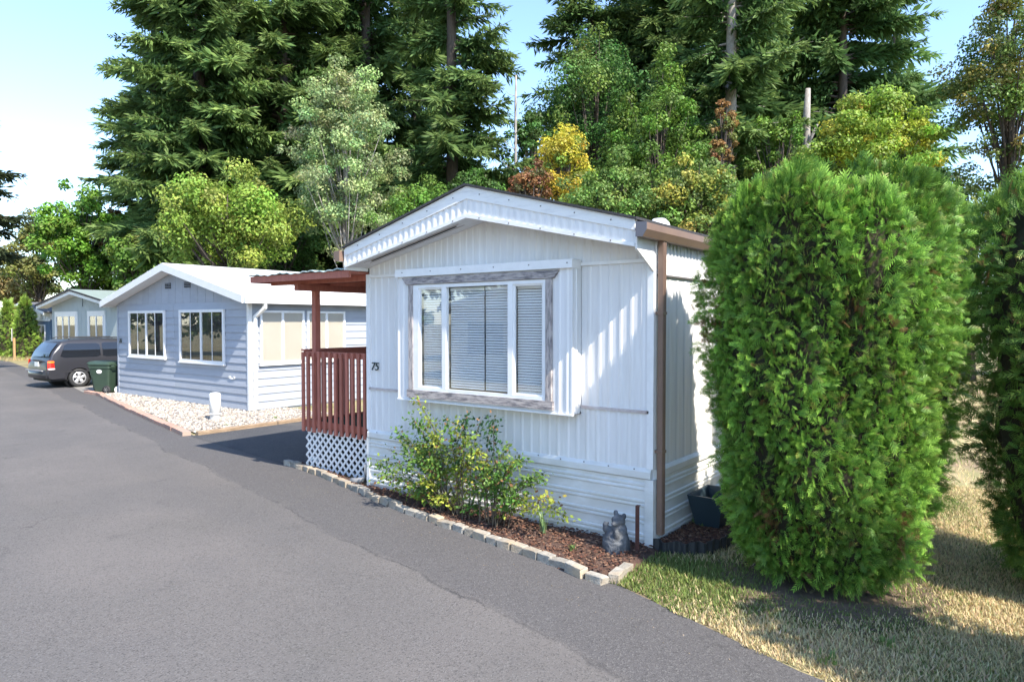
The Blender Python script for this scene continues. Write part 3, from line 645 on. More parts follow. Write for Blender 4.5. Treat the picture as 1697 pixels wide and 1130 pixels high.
# ------------------------------------------------------------------ porch: roof, posts, rails, deck, lattice
porch = thing('porch', 'red brown stained wooden porch with slatted railing and white lattice skirt', 'porch', (-8.3, 7.5, 0))
PX0, PX1, PYF = -9.15, -7.39, 6.60
mb = MB(); mb.box(PX0+.02, PX1, PYF+.03, 12.5, .68, .74); mb.build('deck', m_red, porch)
mb = MB(); mb.box(PX0+.05, PX1-.01, PYF+.07, 12.4, .742, .755); mb.build('deck_carpet', m_carpet, porch)
mb = MB(); mb.box(-9.72, PX1+.0, 6.12, 13, 2.985, 3.02); mb.build('roof_deck', m_red, porch)
mb = MB(); V = []                              # wavy roofing sheet
n = 60
for i in range(n+1):
    x = -9.76 + (PX1 + 9.76)*i/n; z = 3.034 + .008*math.sin(i*1.3) + .01*math.sin(i*.37)
    V += [(x, 6.06, z), (x, 13, z+.02), (x, 6.06, z+.012), (x, 13, z+.032)]
mb.add(V, [(4*i, 4*i+4, 4*i+5, 4*i+1) for i in range(n)] + [(4*i+2, 4*i+3, 4*i+7, 4*i+6) for i in range(n)] + [(4*i, 4*i+2, 4*i+6, 4*i+4) for i in range(n)]); mb.build('roof_sheet', m_aqua, porch)
mb = MB(); mb.box(-9.75, PX1, 6.085, 6.12, 2.93, 3.025); mb.build('fascia', m_red, porch)
mb = MB(); mb.box(-9.755, -9.72, 6.12, 13, 2.93, 3.025); mb.build('fascia', m_red, porch)
for y in (6.45, 7.6, 8.8, 10.0, 11.2): mb = MB(); mb.box(-9.72, PX1, y-.02, y+.02, 2.90, 2.984); mb.build('rafter', m_red, porch)
mb = MB(); mb.box(-8.92, -8.83, 6.3, 13, 2.80, 2.899); mb.build('beam', m_red, porch)
for y in (6.66, 7.75, 10.5): mb = MB(); mb.box(-8.92, -8.83, y-.045, y+.045, .74, 2.80); mb.build('post', m_red, porch)
sl_me = MB().box(-.026,.026,-.019,.019,.62,1.86).mesh('slat', m_red, .003)
mb = MB(); mb.box(PX0, PX1, PYF+.02, PYF+.06, 1.78, 1.87); mb.build('top_rail', m_red, porch)
mb = MB(); mb.box(PX0, PX1, PYF+.02, PYF+.06, .70, .79); mb.build('bottom_rail', m_red, porch)
mb = MB(); mb.box(PX0-.0, PX0+.04, PYF+.06, 9.6, 1.78, 1.87); mb.build('top_rail', m_red, porch)
mb = MB(); mb.box(PX0-.0, PX0+.04, PYF+.06, 9.6, .70, .79); mb.build('bottom_rail', m_red, porch)
mb = MB(); mb.box(PX0-.03, PX0+.07, PYF-.0, 9.6, 1.872, 1.90); mb.build('rail_cap', m_red, porch)
rr = random.Random(4)
for i in range(14): place('slat', sl_me, porch, (PX0+.02+i*.132, PYF, rr.uniform(-.012,.012)), (0,0,rr.uniform(-.06,.06)))
for i in range(20): place('slat', sl_me, porch, (PX0-.02, PYF+.12+i*.145, rr.uniform(-.012,.012)), (0,0,rr.uniform(-.06,.06)))
# lattice: each strip its own piece, clipped to the panel
lx0, lx1, lz0, lz1, lp = PX0+.02, PX1-.02, .03, .66, .135
def strips(sgn, y):
    c = -1.0
    while c < (lx1-lx0)+1.0:
        if sgn > 0: a0, a1 = max(0, -c), min(lz1-lz0, (lx1-lx0)-c)
        else: a0, a1 = max(0, c-(lx1-lx0)), min(lz1-lz0, c)
        if a1 - a0 > .03:
            p = (lx0+c+sgn*a0, y, lz0+a0); q = (lx0+c+sgn*a1, y, lz0+a1)
            MB().bar(p, q, .006, .036, up=(-sgn*1, 0, 1)).build('lattice_strip', m_vinyl, porch)
        c += lp
strips(1, PYF+.045); strips(-1, PYF+.052)
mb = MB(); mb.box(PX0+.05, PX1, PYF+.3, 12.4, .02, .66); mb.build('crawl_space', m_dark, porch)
# grey corrugated drain hose at the lattice foot
mb = MB(); mb.smooth = True
hp = [(-7.40,6.40,.34),(-7.41,6.40,.2),(-7.45,6.38,.11),(-7.55,6.35,.085),(-7.66,6.33,.08)]
mb.tube(hp, [.045]*5, 10); mb.build('drain_hose', pm('grey_hose', (.3,.3,.3), (.2,.2,.2), 20, .6), None, label='grey drain hose curling out at the foot of the lattice', cat='hose')
for i, (px, py) in enumerate(((516,770),(523,772),(592,805))):
    bm = bmesh.new(); bmesh.ops.create_icosphere(bm, subdivisions=2, radius=.07)
    for v in bm.verts: v.co *= 1 + .35*math.sin(v.co.x*60 + i)*math.cos(v.co.y*45 + v.co.z*30); v.co.z *= .6
    me = bpy.data.meshes.new('rock'); bm.to_mesh(me); bm.free(); me.materials.append(m_whitep); x, y = G(px, py); o = link(bpy.data.objects.new('rock', me)); o.location = (x, y+.05, .07)
    tag(o, ('pale rock lying on the dirt at the left end of the lattice', 'small pale rock touching another rock by the lattice', 'white rock beside the grey drain hose')[i], 'rock', 'pale rocks under the lattice')

# ------------------------------------------------------------------ blue grey home (number 76)
bh = thing('manufactured_home', 'blue grey lap sided home numbered 76 with white roof and white trim', 'home', (-19.7, 9.9, 0))
bx0, bx1, by, bb, bxa = -23.4, -15.95, 9.9, 27.0, -19.67
def bT(x): return 3.02 + .92*(1 - abs(x-bxa)/3.73)
mb = MB(); mb.box(bx0+.03, bx1-.03, by+.03, bb, .0, 2.99); mb.prism([(bx0+.03,by+.03,2.99),(bx1-.03,by+.03,2.99),(bxa,by+.03,3.86)], (0,.1,0)); mb.build('wall', m_blue, bh)
n_b = 14; ph = 2.80/n_b
for i in range(n_b):
    z = .05 + i*ph
    for a, b in ((bx0, -19.78), (-19.77, bx1)):
        mb = MB(); mb.prism([(a,by+.029,z),(a,by-.006,z),(a,by-.006,z+.012),(a,by+.014,z+ph+.006),(a,by+.029,z+ph+.006)], (b-a,0,0)); mb.build('board', m_blue, bh)
    mb = MB(); mb.prism([(bx1-.029,by+.03,z),(bx1+.006,by+.03,z),(bx1+.006,by+.03,z+.012),(bx1-.014,by+.03,z+ph+.006),(bx1-.029,by+.03,z+ph+.006)], (0,bb-by-.1,0)); mb.build('board', m_blue, bh)
# gable boards: upright grooved sheet
gx = np.linspace(bx0+.05, bx1-.05, 19)
for a, b in zip(gx[:-1], gx[1:]):
    mb = MB(); t1, t2 = bT(a)-.16, bT(b)-.16
    if max(t1, t2) < 2.9: continue
    mb.prism([(a+.006,by+.012,2.86),(b-.006,by+.012,2.86),(b-.006,by+.012,max(2.87,t2)),(a+.006,by+.012,max(2.87,t1))], (0,.02,0)); mb.build('gable_board', m_blue, bh)
for sg in (-1, 1):
    xe = bxa + sg*4.05
    def q(x, dz): return bT(x) + dz
    mb = MB(); mb.prism([(bxa,by-.36,q(bxa,-.02)),(xe,by-.36,q(xe,-.02)),(xe,by-.36,q(xe,.05)),(bxa,by-.36,q(bxa,.05))], (0,bb-by+.6,0)); rf = mb.build('roof', m_roofwh, bh)
    mb = MB(); mb.prism([(bxa,by-.385,q(bxa,-.17)),(xe,by-.385,q(xe,-.15)),(xe,by-.385,q(xe,.045)),(bxa,by-.385,q(bxa,.045))], (0,.024,0)); mb.build('fascia', m_whitep, bh)
    mb = MB(); mb.prism([(bxa,by-.36,q(bxa,-.15)),(xe,by-.36,q(xe,-.13)),(xe,by-.36,q(xe,-.12)),(bxa,by-.36,q(bxa,-.14))], (0,.385,0)); mb.build('soffit', m_whitep, bh)
    for k in range(1, 9):                                # standing seams
        x = bxa + sg*k*.45; mb = MB(); mb.box(x-.012, x+.012, by-.36, bb+.2, q(x,.045), q(x,.075)); mb.build('roof_seam', m_roofwh, rf)
    mb = MB(); xx = xe; mb.box(min(xx,xx+sg*.11), max(xx,xx+sg*.11), by-.36, bb+.2, q(xe,-.15), q(xe,.0)); mb.build('gutter', m_whitep, bh)
mb = MB(); mb.smooth = False; xg = bxa + 4.05
mb.bar((xg+.05,by+.22,2.80),(xg+.05,by+.22,2.66),.09,.07); mb.bar((xg+.05,by+.22,2.68),(bx1+.06,by+.14,2.45),.09,.07); mb.bar((bx1+.06,by+.14,2.47),(bx1+.06,by+.14,.14),.09,.07); mb.bar((bx1+.06,by+.14,.16),(bx1+.2,by+.0,.08),.09,.07)
mb.build('downspout', m_whitep, bh)
mb = MB(); mb.box(bx1-.07, bx1+.014, by-.014, by+.09, .05, 2.84); mb.build('corner_trim', m_whitep, bh)
mb = MB(); mb.box(bx0-.014, bx0+.06, by-.012, by+.05, .05, 2.84); mb.build('corner_trim', m_blue, bh)
def win(par, x0, x1, z0, z1, y, backm, frames=2, bars=1, fr=.075, facing='-y', name='window'):
    """sliding window on a wall: frame, sashes, panes, thin bars, something behind"""
    T = (lambda a, o_, z: (a, y - o_, z)) if facing == '-y' else (lambda a, o_, z: (y + o_, a, z))
    def bx(mb, a0, a1, o0, o1, c0, c1):
        p, q = T(a0, o0, c0), T(a1, o1, c1); mb.box(min(p[0],q[0]), max(p[0],q[0]), min(p[1],q[1]), max(p[1],q[1]), c0, c1)
    mb = MB()
    bx(mb, x0, x0+fr, .0, .05, z0, z1); bx(mb, x1-fr, x1, .0, .05, z0, z1); bx(mb, x0+fr, x1-fr, .0, .05, z0, z0+fr); bx(mb, x0+fr, x1-fr, .0, .05, z1-fr, z1)
    W = (x1-x0-2*fr)/frames
    for i in range(1, frames): xm = x0+fr+i*W; bx(mb, xm-.035, xm+.035, .004, .046, z0+fr, z1-fr)
    wo = mb.build(name, m_vinyl, par)
    for i in range(frames):
        a, b = x0+fr+i*W+(.035 if i else 0), x0+fr+(i+1)*W-(.035 if i < frames-1 else 0)
        mb = MB(); bx(mb, a+.002, b-.002, .022, .026, z0+fr+.002, z1-fr-.002); mb.build('pane', m_glass, wo)
        for k in range(1, bars+1): xm = a+(b-a)*k/(bars+1); mb = MB(); bx(mb, xm-.012, xm+.012, .027, .034, z0+fr, z1-fr); mb.build('window_bar', m_vinyl, wo)
        mb = MB(); bx(mb, a, b, .004, .008, z0+fr, z1-fr); mb.build('window_back', backm, wo)
    mb = MB(); bx(mb, x0-.03, x1+.03, .0, .075, z0-.035, z0); mb.build('sill', m_vinyl, wo)
    return wo
m_inside = pm('window_interior', (.016,.017,.018), (.06,.058,.055), 3, .8, stretch=(5,5,.6))
win(bh, -22.55, -20.25, 1.25, 2.66, by-.004, m_inside); win(bh, -19.4, -17.05, 1.20, 2.66, by-.004, m_inside)
win(bh, 10.2, 11.55, 1.22, 2.62, bx1+.004, m_cream, 2, 0, .06, '+x'); win(bh, 11.65, 12.95, 1.22, 2.62, bx1+.004, m_cream, 2, 0, .06, '+x')
for x in (-20.1, -19.0):
    mb = MB()
    for k in range(2):
        mb.box(x-.17+k*.18, x-.17+k*.18+.15, by-.004, by+.012, 3.28, 3.45)
    v_ = mb.build('gable_vent', m_dark, bh)
    for k in range(4): mb = MB(); mb.box(x-.18, x+.18, by-.014, by-.006, 3.28+k*.048, 3.292+k*.048); mb.build('louvre', m_blue, v_)
number('76', (-23.28, by-.02, 1.66), .2, m_num, bh)
mb = MB()                                        # small pale scroll ornament low on the wall
for k in range(9): a = k*.7; mb.tube([(-16.75+.03*k-.12+.035*math.cos(a+j), by-.012, .86+.035*math.sin(a+j)) for j in (0,1,2,3)], .008, 5)
mb.build('wall_ornament', m_whitep, bh)

# ------------------------------------------------------------------ sage grey home and the slate blue home beyond it
gh = thing('manufactured_home', 'sage grey home with green metal roof behind the parked minivan', 'home', (-32.9, 12.5, 0))
gx0, gx1, gy, gxa = -36.3, -29.45, 12.5, -33.1
def gT(x): return 3.12 + .56*(1 - abs(x-gxa)/3.5)
mb = MB(); mb.box(gx0, gx1, gy+.02, 28, 0, 3.05); mb.prism([(gx0,gy+.02,3.05),(gx1,gy+.02,3.05),(gxa,gy+.02,3.55)], (0,.1,0)); mb.build('wall', m_grn, gh)
xs = np.arange(gx0, gx1, .41)
for a in xs:
    b = min(a+.40, gx1); mb = MB(); mb.prism([(a,gy,.1),(b,gy,.1),(b,gy,gT(b)-.14),(a,gy,gT(a)-.14)], (0,.019,0)); mb.build('siding_board', m_grn, gh)
for sg in (-1, 1):
    xe = gxa + sg*3.85; mb = MB(); mb.prism([(gxa,gy-.45,gT(gxa)),(xe,gy-.45,gT(xe)),(xe,gy-.45,gT(xe)+.05),(gxa,gy-.45,gT(gxa)+.05)], (0,16,0)); mb.build('roof', m_roofgn, gh)
    mb = MB(); mb.prism([(gxa,gy-.48,gT(gxa)-.02),(xe,gy-.48,gT(xe)-.02),(xe,gy-.48,gT(xe)+.055),(gxa,gy-.48,gT(gxa)+.055)], (0,.028,0)); mb.build('fascia', m_roofdk, gh)
    mb = MB(); mb.prism([(gxa,gy-.43,gT(gxa)-.17),(xe,gy-.43,gT(xe)-.15),(xe,gy-.43,gT(xe)-.001),(gxa,gy-.43,gT(gxa)-.001)], (0,.02,0)); mb.build('fascia', m_whitep, gh)
    mb = MB(); mb.prism([(gxa,gy-.41,gT(gxa)-.15),(xe,gy-.41,gT(xe)-.13),(xe,gy-.41,gT(xe)-.12),(gxa,gy-.41,gT(gxa)-.14)], (0,.44,0)); mb.build('soffit', m_whitep, gh)
mb = MB(); mb.box(gxa+3.85, gxa+3.97, gy-.44, 28, 2.92, 3.06); mb.build('gutter', m_whitep, gh)
for a, b in ((-35.75,-33.55),(-32.2,-30.75)):
    w_ = win(gh, a, b, 1.1, 2.62, gy-.004, m_inside, 3 if b-a > 2 else 2, 0, .06)
    mb = MB(); mb.box(a-.12, b+.12, gy-.05, gy, 2.62, 2.78); mb.box(a-.14, a, gy-.04, gy, 1.06, 2.62); mb.box(b, b+.14, gy-.04, gy, 1.06, 2.62); mb.box(a-.14,b+.14,gy-.04,gy,.96,1.06); mb.build('window_casing', m_whitep, w_)
mb = MB(); mb.tube([(gxa+.25,gy-.02,3.5),(gxa+.3,gy-.03,3.2),(gxa+.27,gy-.03,2.98)], .012, 5); mb.build('cable', m_black, gh)
fh = thing('manufactured_home', 'slate blue home with battened white gable at the far end of the row', 'home', (-51, 16.5, 0))
fx0, fx1, fy_, fxa = -55.5, -48.3, 16.5, -52.0
def fT(x): return 2.95 + .6*(1 - abs(x-fxa)/3.7)
mb = MB(); mb.box(fx0, fx1, fy_, 30, 0, 2.45); mb.build('wall', m_bluedk, fh)
mb = MB(); mb.prism([(fx0,fy_,2.45),(fx1,fy_,2.45),(fx1,fy_,fT(fx1)-.1),(fxa,fy_,fT(fxa)-.1),(fx0,fy_,fT(fx0)-.1)], (0,.2,0)); mb.build('gable', m_whitep, fh)
for k in range(8): x = fx0+.45+k*.9; mb = MB(); mb.box(x-.05, x+.05, fy_-.05, fy_, 2.45, fT(x)-.11); mb.build('batten', m_whitep, fh)
mb = MB(); mb.box(fx0-.1, fx1+.1, fy_-.08, fy_+.0, 2.36, 2.47); mb.build('band', m_whitep, fh)
for sg in (-1, 1):
    xe = fxa+sg*4.0; mb = MB(); mb.prism([(fxa,fy_-.4,fT(fxa)-.02),(xe,fy_-.4,fT(xe)-.02),(xe,fy_-.4,fT(xe)+.05),(fxa,fy_-.4,fT(fxa)+.05)], (0,14,0)); mb.build('roof', m_roofgrey, fh)
    mb = MB(); mb.prism([(fxa,fy_-.43,fT(fxa)-.16),(xe,fy_-.43,fT(xe)-.16),(xe,fy_-.43,fT(xe)+.02),(fxa,fy_-.43,fT(fxa)+.02)], (0,.028,0)); mb.build('fascia', m_whitep, fh)
win(fh, -50.2, -49.0, 1.05, 2.15, fy_-.004, m_inside, 2, 1, .08)

# ------------------------------------------------------------------ minivan
van = thing('minivan', 'dark charcoal minivan parked tail to the road beside the blue home', 'minivan', (-27.95, 11.6, 0))
VX, VY, VL, VW = -27.95, 9.12, 5.05, .955
def vtop(y):  return float(np.interp(y, [0,.03,.10,.22,.50,.8,1.6,3.0,3.5,4.3,4.85,5.0,5.05], [.62,.86,1.02,1.30,1.64,1.70,1.73,1.70,1.55,1.12,.98,.86,.6]))
def vhalf(y, z): # half width at height z
    base = float(np.interp(z, [.25,.45,.7,1.0,1.35,1.62,1.75], [.90,.945,.955,.945,.875,.78,.66]))
    return base*float(np.interp(y, [0,.12,.4,4.2,4.8,5.05], [.90,.965,1,1,.93,.78]))
def vbot(y):
    z = float(np.interp(y, [0,.25,4.8,5.05], [.36,.30,.27,.34]))
    for c in (1.0, 4.03):
        d = abs(y-c)
        if d < .40: z = max(z, .30 + math.sqrt(max(0, .40**2 - d*d))*1.0)
    return z
ys = sorted(set([0,.015,.03,.06,.1,.15,.22,.3,.4,.5,.65,.8] + [round(.6+i*.05,3) for i in range(17)] + [1.6,1.9,2.2,2.5,2.8,3.0,3.2,3.35,3.5] + [round(3.63+i*.05,3) for i in range(17)] + [4.6,4.75,4.85,4.95,5.0,5.05]))
mb = MB(); mb.smooth = True; nr, nc = 12, 9; V = []; n_ring = 2*nr + nc
for y in ys:
    b, t = vbot(y), vtop(y); ring = []
    for j in range(nr): z = b + (t-.05-b)*j/(nr-1); ring.append((vhalf(y, z), z))
    e = ring[-1]; rx_ = e[0]
    top = [(rx_*math.cos(math.pi*(k+1)/(nc+1)), t - .05 + .05*math.sin(math.pi*(k+1)/(nc+1))**.6) for k in range(nc)]
    full = ring + top + [(-a, z) for a, z in ring[::-1]]
    V += [(VX+a, VY+y, z) for a, z in full]
Fc = [(i*n_ring+j, (i+1)*n_ring+j, (i+1)*n_ring+j+1, i*n_ring+j+1) for i in range(len(ys)-1) for j in range(n_ring-1)]
Fc += [tuple(range(n_ring)), tuple(range((len(ys)-1)*n_ring, len(ys)*n_ring))]
mb.add(V, Fc); body = mb.build('body', m_paint, van)
mb = MB(); mb.box(VX-.8, VX+.8, VY+.15, VY+4.9, .24, .62); mb.build('underbody', m_black, van)
def vpatch(y0, y1, z0, z1, off, r=.06, side=1, n=10, m=6, slant0=0, slant1=0):
    mb = MB(); mb.smooth = True; V = []
    for i in range(n+1):
        for j in range(m+1):
            f, g = i/n, j/m; z = z0 + (z1-z0)*g
            y = y0 + slant0*g + (y1 + slant1*g - y0 - slant0*g)*f
            k = max(0, abs(f-.5)*2*((y1-y0)/(2*r)) - ((y1-y0)/(2*r)) + 1) if r else 0     # rounded corners
            zc = (z0+z1)/2; hz = (z1-z0)/2; zz = zc + (z-zc)*(1 - .5*k*k*(r/hz) if k > 0 else 1)
            V.append((VX + side*(vhalf(y, zz) + off), VY + y, zz))
    mb.add(V, [(i*(m+1)+j, (i+1)*(m+1)+j, (i+1)*(m+1)+j+1, i*(m+1)+j+1) for i in range(n) for j in range(m)]); return mb
for s in (-1, 1):
    vpatch(.42, 1.72, 1.07, 1.555, .007, .10, s, slant0=.16).build('side_window', m_tint, van)
    vpatch(1.80, 3.02, 1.07, 1.575, .007, .06, s, slant1=-.05).build('side_window', m_tint, van)
    vpatch(3.08, 3.75, 1.07, 1.52, .007, .06, s, slant1=-.42).build('side_window', m_tint, van)
    tl = vpatch(.03, .24, .66, .98, .010, .03, s, 5, 5, slant1=-.03).build('taillight', m_redlens, van)
    vpatch(.035, .225, .895, .965, .014, .02, s, 4, 2).build('amber_lens', m_amber, tl)
    vpatch(.04, .24, .665, .715, .014, .02, s, 4, 2).build('clear_lens', m_whitep, tl)
    vpatch(1.755, 1.765, .45, 1.60, .003, 0, s, 1, 8).build('door_seam', m_black, van)
    vpatch(3.04, 3.05, .40, 1.60, .003, 0, s, 1, 8).build('door_seam', m_black, van)
    vpatch(2.72, 2.95, .93, .975, .022, .02, s, 4, 2).build('door_handle', m_trimdk, van)
    vpatch(.45, 4.5, .55, .60, .012, 0, s, 30, 2).build('side_moulding', m_trimdk, van)
    mb = MB(); mb.smooth = True; mb.tube([(VX+s*.70, VY+.75, 1.715),(VX+s*.70, VY+.85, 1.76),(VX+s*.70, VY+2.7, 1.755),(VX+s*.70, VY+2.8, 1.70)], .018, 6); mb.build('roof_rail', m_trimdk, van)
    mb = MB(); mb.smooth = True; mb.lathe([(0,-.05),(.06,-.05),(.085,-.02),(.085,.04),(.06,.06),(0,.06)], (VX+s*1.06, VY+3.55, 1.10), 12, 'y'); mb.build('mirror', m_paint, van)
# tail: window, bumper, plate, handle bar
mb = MB(); V = []; n = 8
zz = np.linspace(1.10, 1.575, 7)
for z in zz:
    y = float(np.interp(z, [1.02,1.30,1.64], [.10,.22,.50])); hw_ = vhalf(y, z)*.86
    V += [(VX - hw_ + 2*hw_*i/n, VY + y - .03 - .02*math.cos((i/n-.5)*3), z) for i in range(n+1)]
mb.smooth = True; mb.add(V, [(j*(n+1)+i, j*(n+1)+i+1, (j+1)*(n+1)+i+1, (j+1)*(n+1)+i) for j in range(6) for i in range(n)]); mb.build('rear_window', m_tint, van)
mb = MB(); mb.smooth = True; P = []
for a in np.linspace(-1, 1, 13): P.append((VX + a*.93, VY - .10 + .16*abs(a)**3, .0))
V = []
for (x, y, _) in P:
    for dy, z in ((.12,.33),(0,.36),(-.02,.48),(0,.60),(.12,.66)): V.append((x, y+dy, z))
mb.add(V, [(i*5+j, (i+1)*5+j, (i+1)*5+j+1, i*5+j+1) for i in range(12) for j in range(4)]); 
for s in (-1, 1): mb.add([(VX+s*.93,VY+.06+.12,.33),(VX+s*.93,VY+.06,.36),(VX+s*.93,VY+.04,.48),(VX+s*.93,VY+.06,.60),(VX+s*.93,VY+.18,.66),(VX+s*.965,VY+.55,.64),(VX+s*.965,VY+.55,.36)], [(0,1,2,3,4,5,6)])
mb.build('bumper', m_paint, van)
mb = MB(); mb.box(VX-.75, VX+.75, VY-.105, VY-.06, .612, .64); mb.build('bumper_step', pm('grey_step', (.35,.35,.36), rough=.5), van)
mb = MB(); mb.box(VX-.17, VX+.17, VY-.012, VY+.02, .76, .92); mb.build('licence_plate', m_whitep, van)
mb = MB(); mb.box(VX-.38, VX+.38, VY+.0, VY+.05, .935, .985); mb.build('tailgate_handle', m_trimdk, van)
def wheel(par, x, y, s, r=.335):
    mb = MB(); mb.smooth = True; c = (x, y, r)
    mb.lathe([(.20,s*.0),(.235,s*.01),(r-.03,s*.015),(r,-s*.02),(r,-s*.19),(r-.03,-s*.22),(.2,-s*.22)], c, 28, 'x'); wo = mb.build('wheel', m_black, par)
    mb = MB(); mb.smooth = True; mb.lathe([(.19,s*.008),(.215,s*.012),(.215,-s*.05),(.19,-s*.05),(.19,s*.008)], c, 28, 'x')
    mb.lathe([(0,s*.012),(.065,s*.008),(.075,-s*.02)], c, 14, 'x')
    for k in range(5):
        a = k*2*math.pi/5 + .3; d = Vector((0, math.cos(a), math.sin(a))); p = Vector((0, -math.sin(a), math.cos(a))); C_ = Vector(c)
        mb.prism([C_+d*.05+p*.045+Vector((s*.004,0,0)), C_+d*.20+p*.062+Vector((s*.006,0,0)), C_+d*.20-p*.062+Vector((s*.006,0,0)), C_+d*.05-p*.045+Vector((s*.004,0,0))], (-s*.03,0,0))
    mb.build('rim', m_alloy, wo)
    mb = MB(); mb.lathe([(0,-s*.06),(.2,-s*.06)], c, 20, 'x'); mb.build('brake_disc', m_black, wo)
for s in (-1, 1):
    for y in (1.0, 4.03): wheel(van, VX + s*.945, VY + y, s)
    for y in (1.0, 4.03):                     # dark wheel wells
        mb = MB(); mb.lathe([(.40,-s*.02),(.40,-s*.30),(0,-s*.30)], (VX+s*.93, VY+y, .33), 24, 'x'); mb.build('wheel_well', m_black, van)

# ------------------------------------------------------------------ bins, pedestal, sign and other small things
def bin_(x, y, rot, label, sticker):
    t = thing('wheeled_bin', label, 'bin', (x, y, 0), 'green wheeled bins'); c, s = math.cos(rot), math.sin(rot)
    def W(mb, name, mat, par=t, bev=0):
        mb.v = [(x + a*c - b*s, y + a*s + b*c, z) for a, b, z in mb.v]; return mb.build(name, mat, par, bev)
    mb = MB(); V = []
    def ringr(hx, hy, z, r=.06, oy=0): 
        out = []
        for qx, qy, a0 in ((1,1,0),(-1,1,90),(-1,-1,180),(1,-1,270)):
            for k in range(4): a = R(a0+30*k); out.append((qx*(hx-r)+r*math.cos(a), oy+qy*(hy-r)+r*math.sin(a), z))
        return out
    rings = [ringr(.23,.25,.06,oy=.03), ringr(.235,.26,.10,oy=.03), ringr(.285,.35,.80), ringr(.285,.35,.82), ringr(.305,.37,.83), ringr(.305,.37,.93)]
    for q in rings: V += q
    n = 16; mb.add(V, [(i*n+j, i*n+(j+1) % n, (i+1)*n+(j+1) % n, (i+1)*n+j) for i in range(5) for j in range(n)] + [tuple(range(n))[::-1], tuple(range(5*n, 6*n))])
    W(mb, 'body', m_bin)
    mb = MB(); V = ringr(.325,.40,.935,.08) + ringr(.33,.405,.96,.08) + ringr(.28,.34,1.01,.08) + ringr(.2,.25,1.03,.08)
    mb.add(V, [(i*n+j, i*n+(j+1) % n, (i+1)*n+(j+1) % n, (i+1)*n+j) for i in range(3) for j in range(n)] + [tuple(range(n))[::-1], tuple(range(3*n, 4*n))]); W(mb, 'lid', m_bin)
    mb = MB(); mb.tube([(-.25,.42,.90),(-.22,.48,.92),(.22,.48,.92),(.25,.42,.90)], .018, 8); W(mb, 'handle', m_bin)
    for sx in (-1, 1):
        mb = MB(); mb.smooth = True; mb.lathe([(0,sx*.03),(.07,sx*.03),(.085,sx*.02),(.13,sx*.03),(.14,0),(.14,-sx*.03),(0,-sx*.03)], (sx*.27,.25,.14), 20, 'x'); wo = W(mb, 'wheel', m_black)
        mb = MB()
        for k in range(6): a = k*math.pi/3; mb.bar((sx*.302,.25,.14),(sx*.302,.25+.075*math.cos(a),.14+.075*math.sin(a)),.012,.02,up=(1,0,0))
        W(mb, 'hub', pm('hub_grey', (.2,.2,.2), rough=.5), wo)
    if sticker:
        mb = MB(); V = [(.2985 - .0 , .02+.10*math.cos(k*math.pi/10), .73+.065*math.sin(k*math.pi/10)) for k in range(20)]
        mb.add(V, [tuple(range(20))]); st = W(mb, 'sticker', m_whitep)
        mb = MB()
        for a, b in ((-.05,.03),(0,.045),(.05,.03),(0,-.035)): mb.box(.300,.302,.02+a-.012,.02+a+.012,.73+b-.008,.73+b+.008)
        W(mb, 'sticker_mark', m_num, st)
    for bz in (.62,): mb = MB(); mb.box(-.10,.10,-.325,-.30,bz,bz+.04); W(mb, 'grip', m_bin)
    return t
bin_(-24.0, 9.76, R(-62), 'green wheeled bin with white oval sticker at the corner of the blue home', True)
bin_(-24.72, 10.0, R(-55), 'second green wheeled bin half hidden behind the stickered one', False)
# red toy tricycle half hidden behind the bins
tt = thing('tricycle', 'small red tricycle tucked between the bin and the blue wall', 'tricycle', (-23.72, 10.05, 0))
for (x, y, r) in ((-23.62,9.98,.12),(-23.85,10.38,.09),(-23.62,10.42,.09)):
    mb = MB(); mb.smooth = True; mb.lathe([(0,.02),(r-.03,.02),(r,.012),(r,-.012),(r-.03,-.02),(0,-.02)], (x,y,r), 16, 'x'); mb.build('wheel', m_whitep if r > .1 else m_black, tt)
mb = MB(); mb.smooth = True; mb.tube([(-23.62,9.98,.12),(-23.63,10.0,.42),(-23.64,10.03,.56)], .022, 8); mb.tube([(-23.63,10.0,.34),(-23.70,10.25,.28),(-23.73,10.4,.12)], [.05,.05,.03], 8); mb.build('frame', pm('toy_red', (.30,.015,.02), rough=.35), tt)
mb = MB(); mb.tube([(-23.80,10.02,.57),(-23.48,10.02,.57)], .016, 8); mb.build('handlebar', m_trimdk, tt)
mb = MB(); mb.smooth = True; mb.lathe([(0,.36),(.09,.35),(.11,.32),(.05,.29),(0,.29)], (-23.70,10.27,0), 14); mb.build('seat', pm('toy_dark_red', (.2,.01,.03), rough=.4), tt)
px_, py_ = G(355, 698)
pd = thing('utility_pedestal', 'white capped utility pedestal standing in the gravel bed', 'pedestal', (px_, py_, 0))
mb = MB(); mb.smooth = True; mb.lathe([(.115,.0),(.115,.17),(.128,.175),(.128,.60),(.122,.635),(.10,.66),(.05,.672),(0,.675)], (px_, py_, .0), 28); mb.build('cap', m_whitep, pd)
mb = MB(); mb.smooth = True; mb.lathe([(.132,.165),(.134,.17),(.134,.185),(.129,.19)], (px_, py_, 0), 28); mb.build('band', m_vinyl, pd)
sx_, sy_ = -48.9, 14.75
sg_ = thing('sign', 'white notice sign on a tan wooden post by the far hedge', 'sign', (sx_, sy_, 0))
mb = MB(); mb.box(sx_-.06, sx_+.06, sy_-.0, sy_+.1, -.05, 1.35); mb.build('post', m_postw, sg_)
mb = MB(); ca, sa = .93, -.36
mb.prism([(sx_-.33*ca, sy_-.02-.33*sa, 1.17), (sx_+.33*ca, sy_-.02+.33*sa, 1.17), (sx_+.33*ca, sy_-.02+.33*sa, 1.92), (sx_-.33*ca, sy_-.02-.33*sa, 1.92)], (-.01,-.02,0)); mb.build('panel', m_sign, sg_)

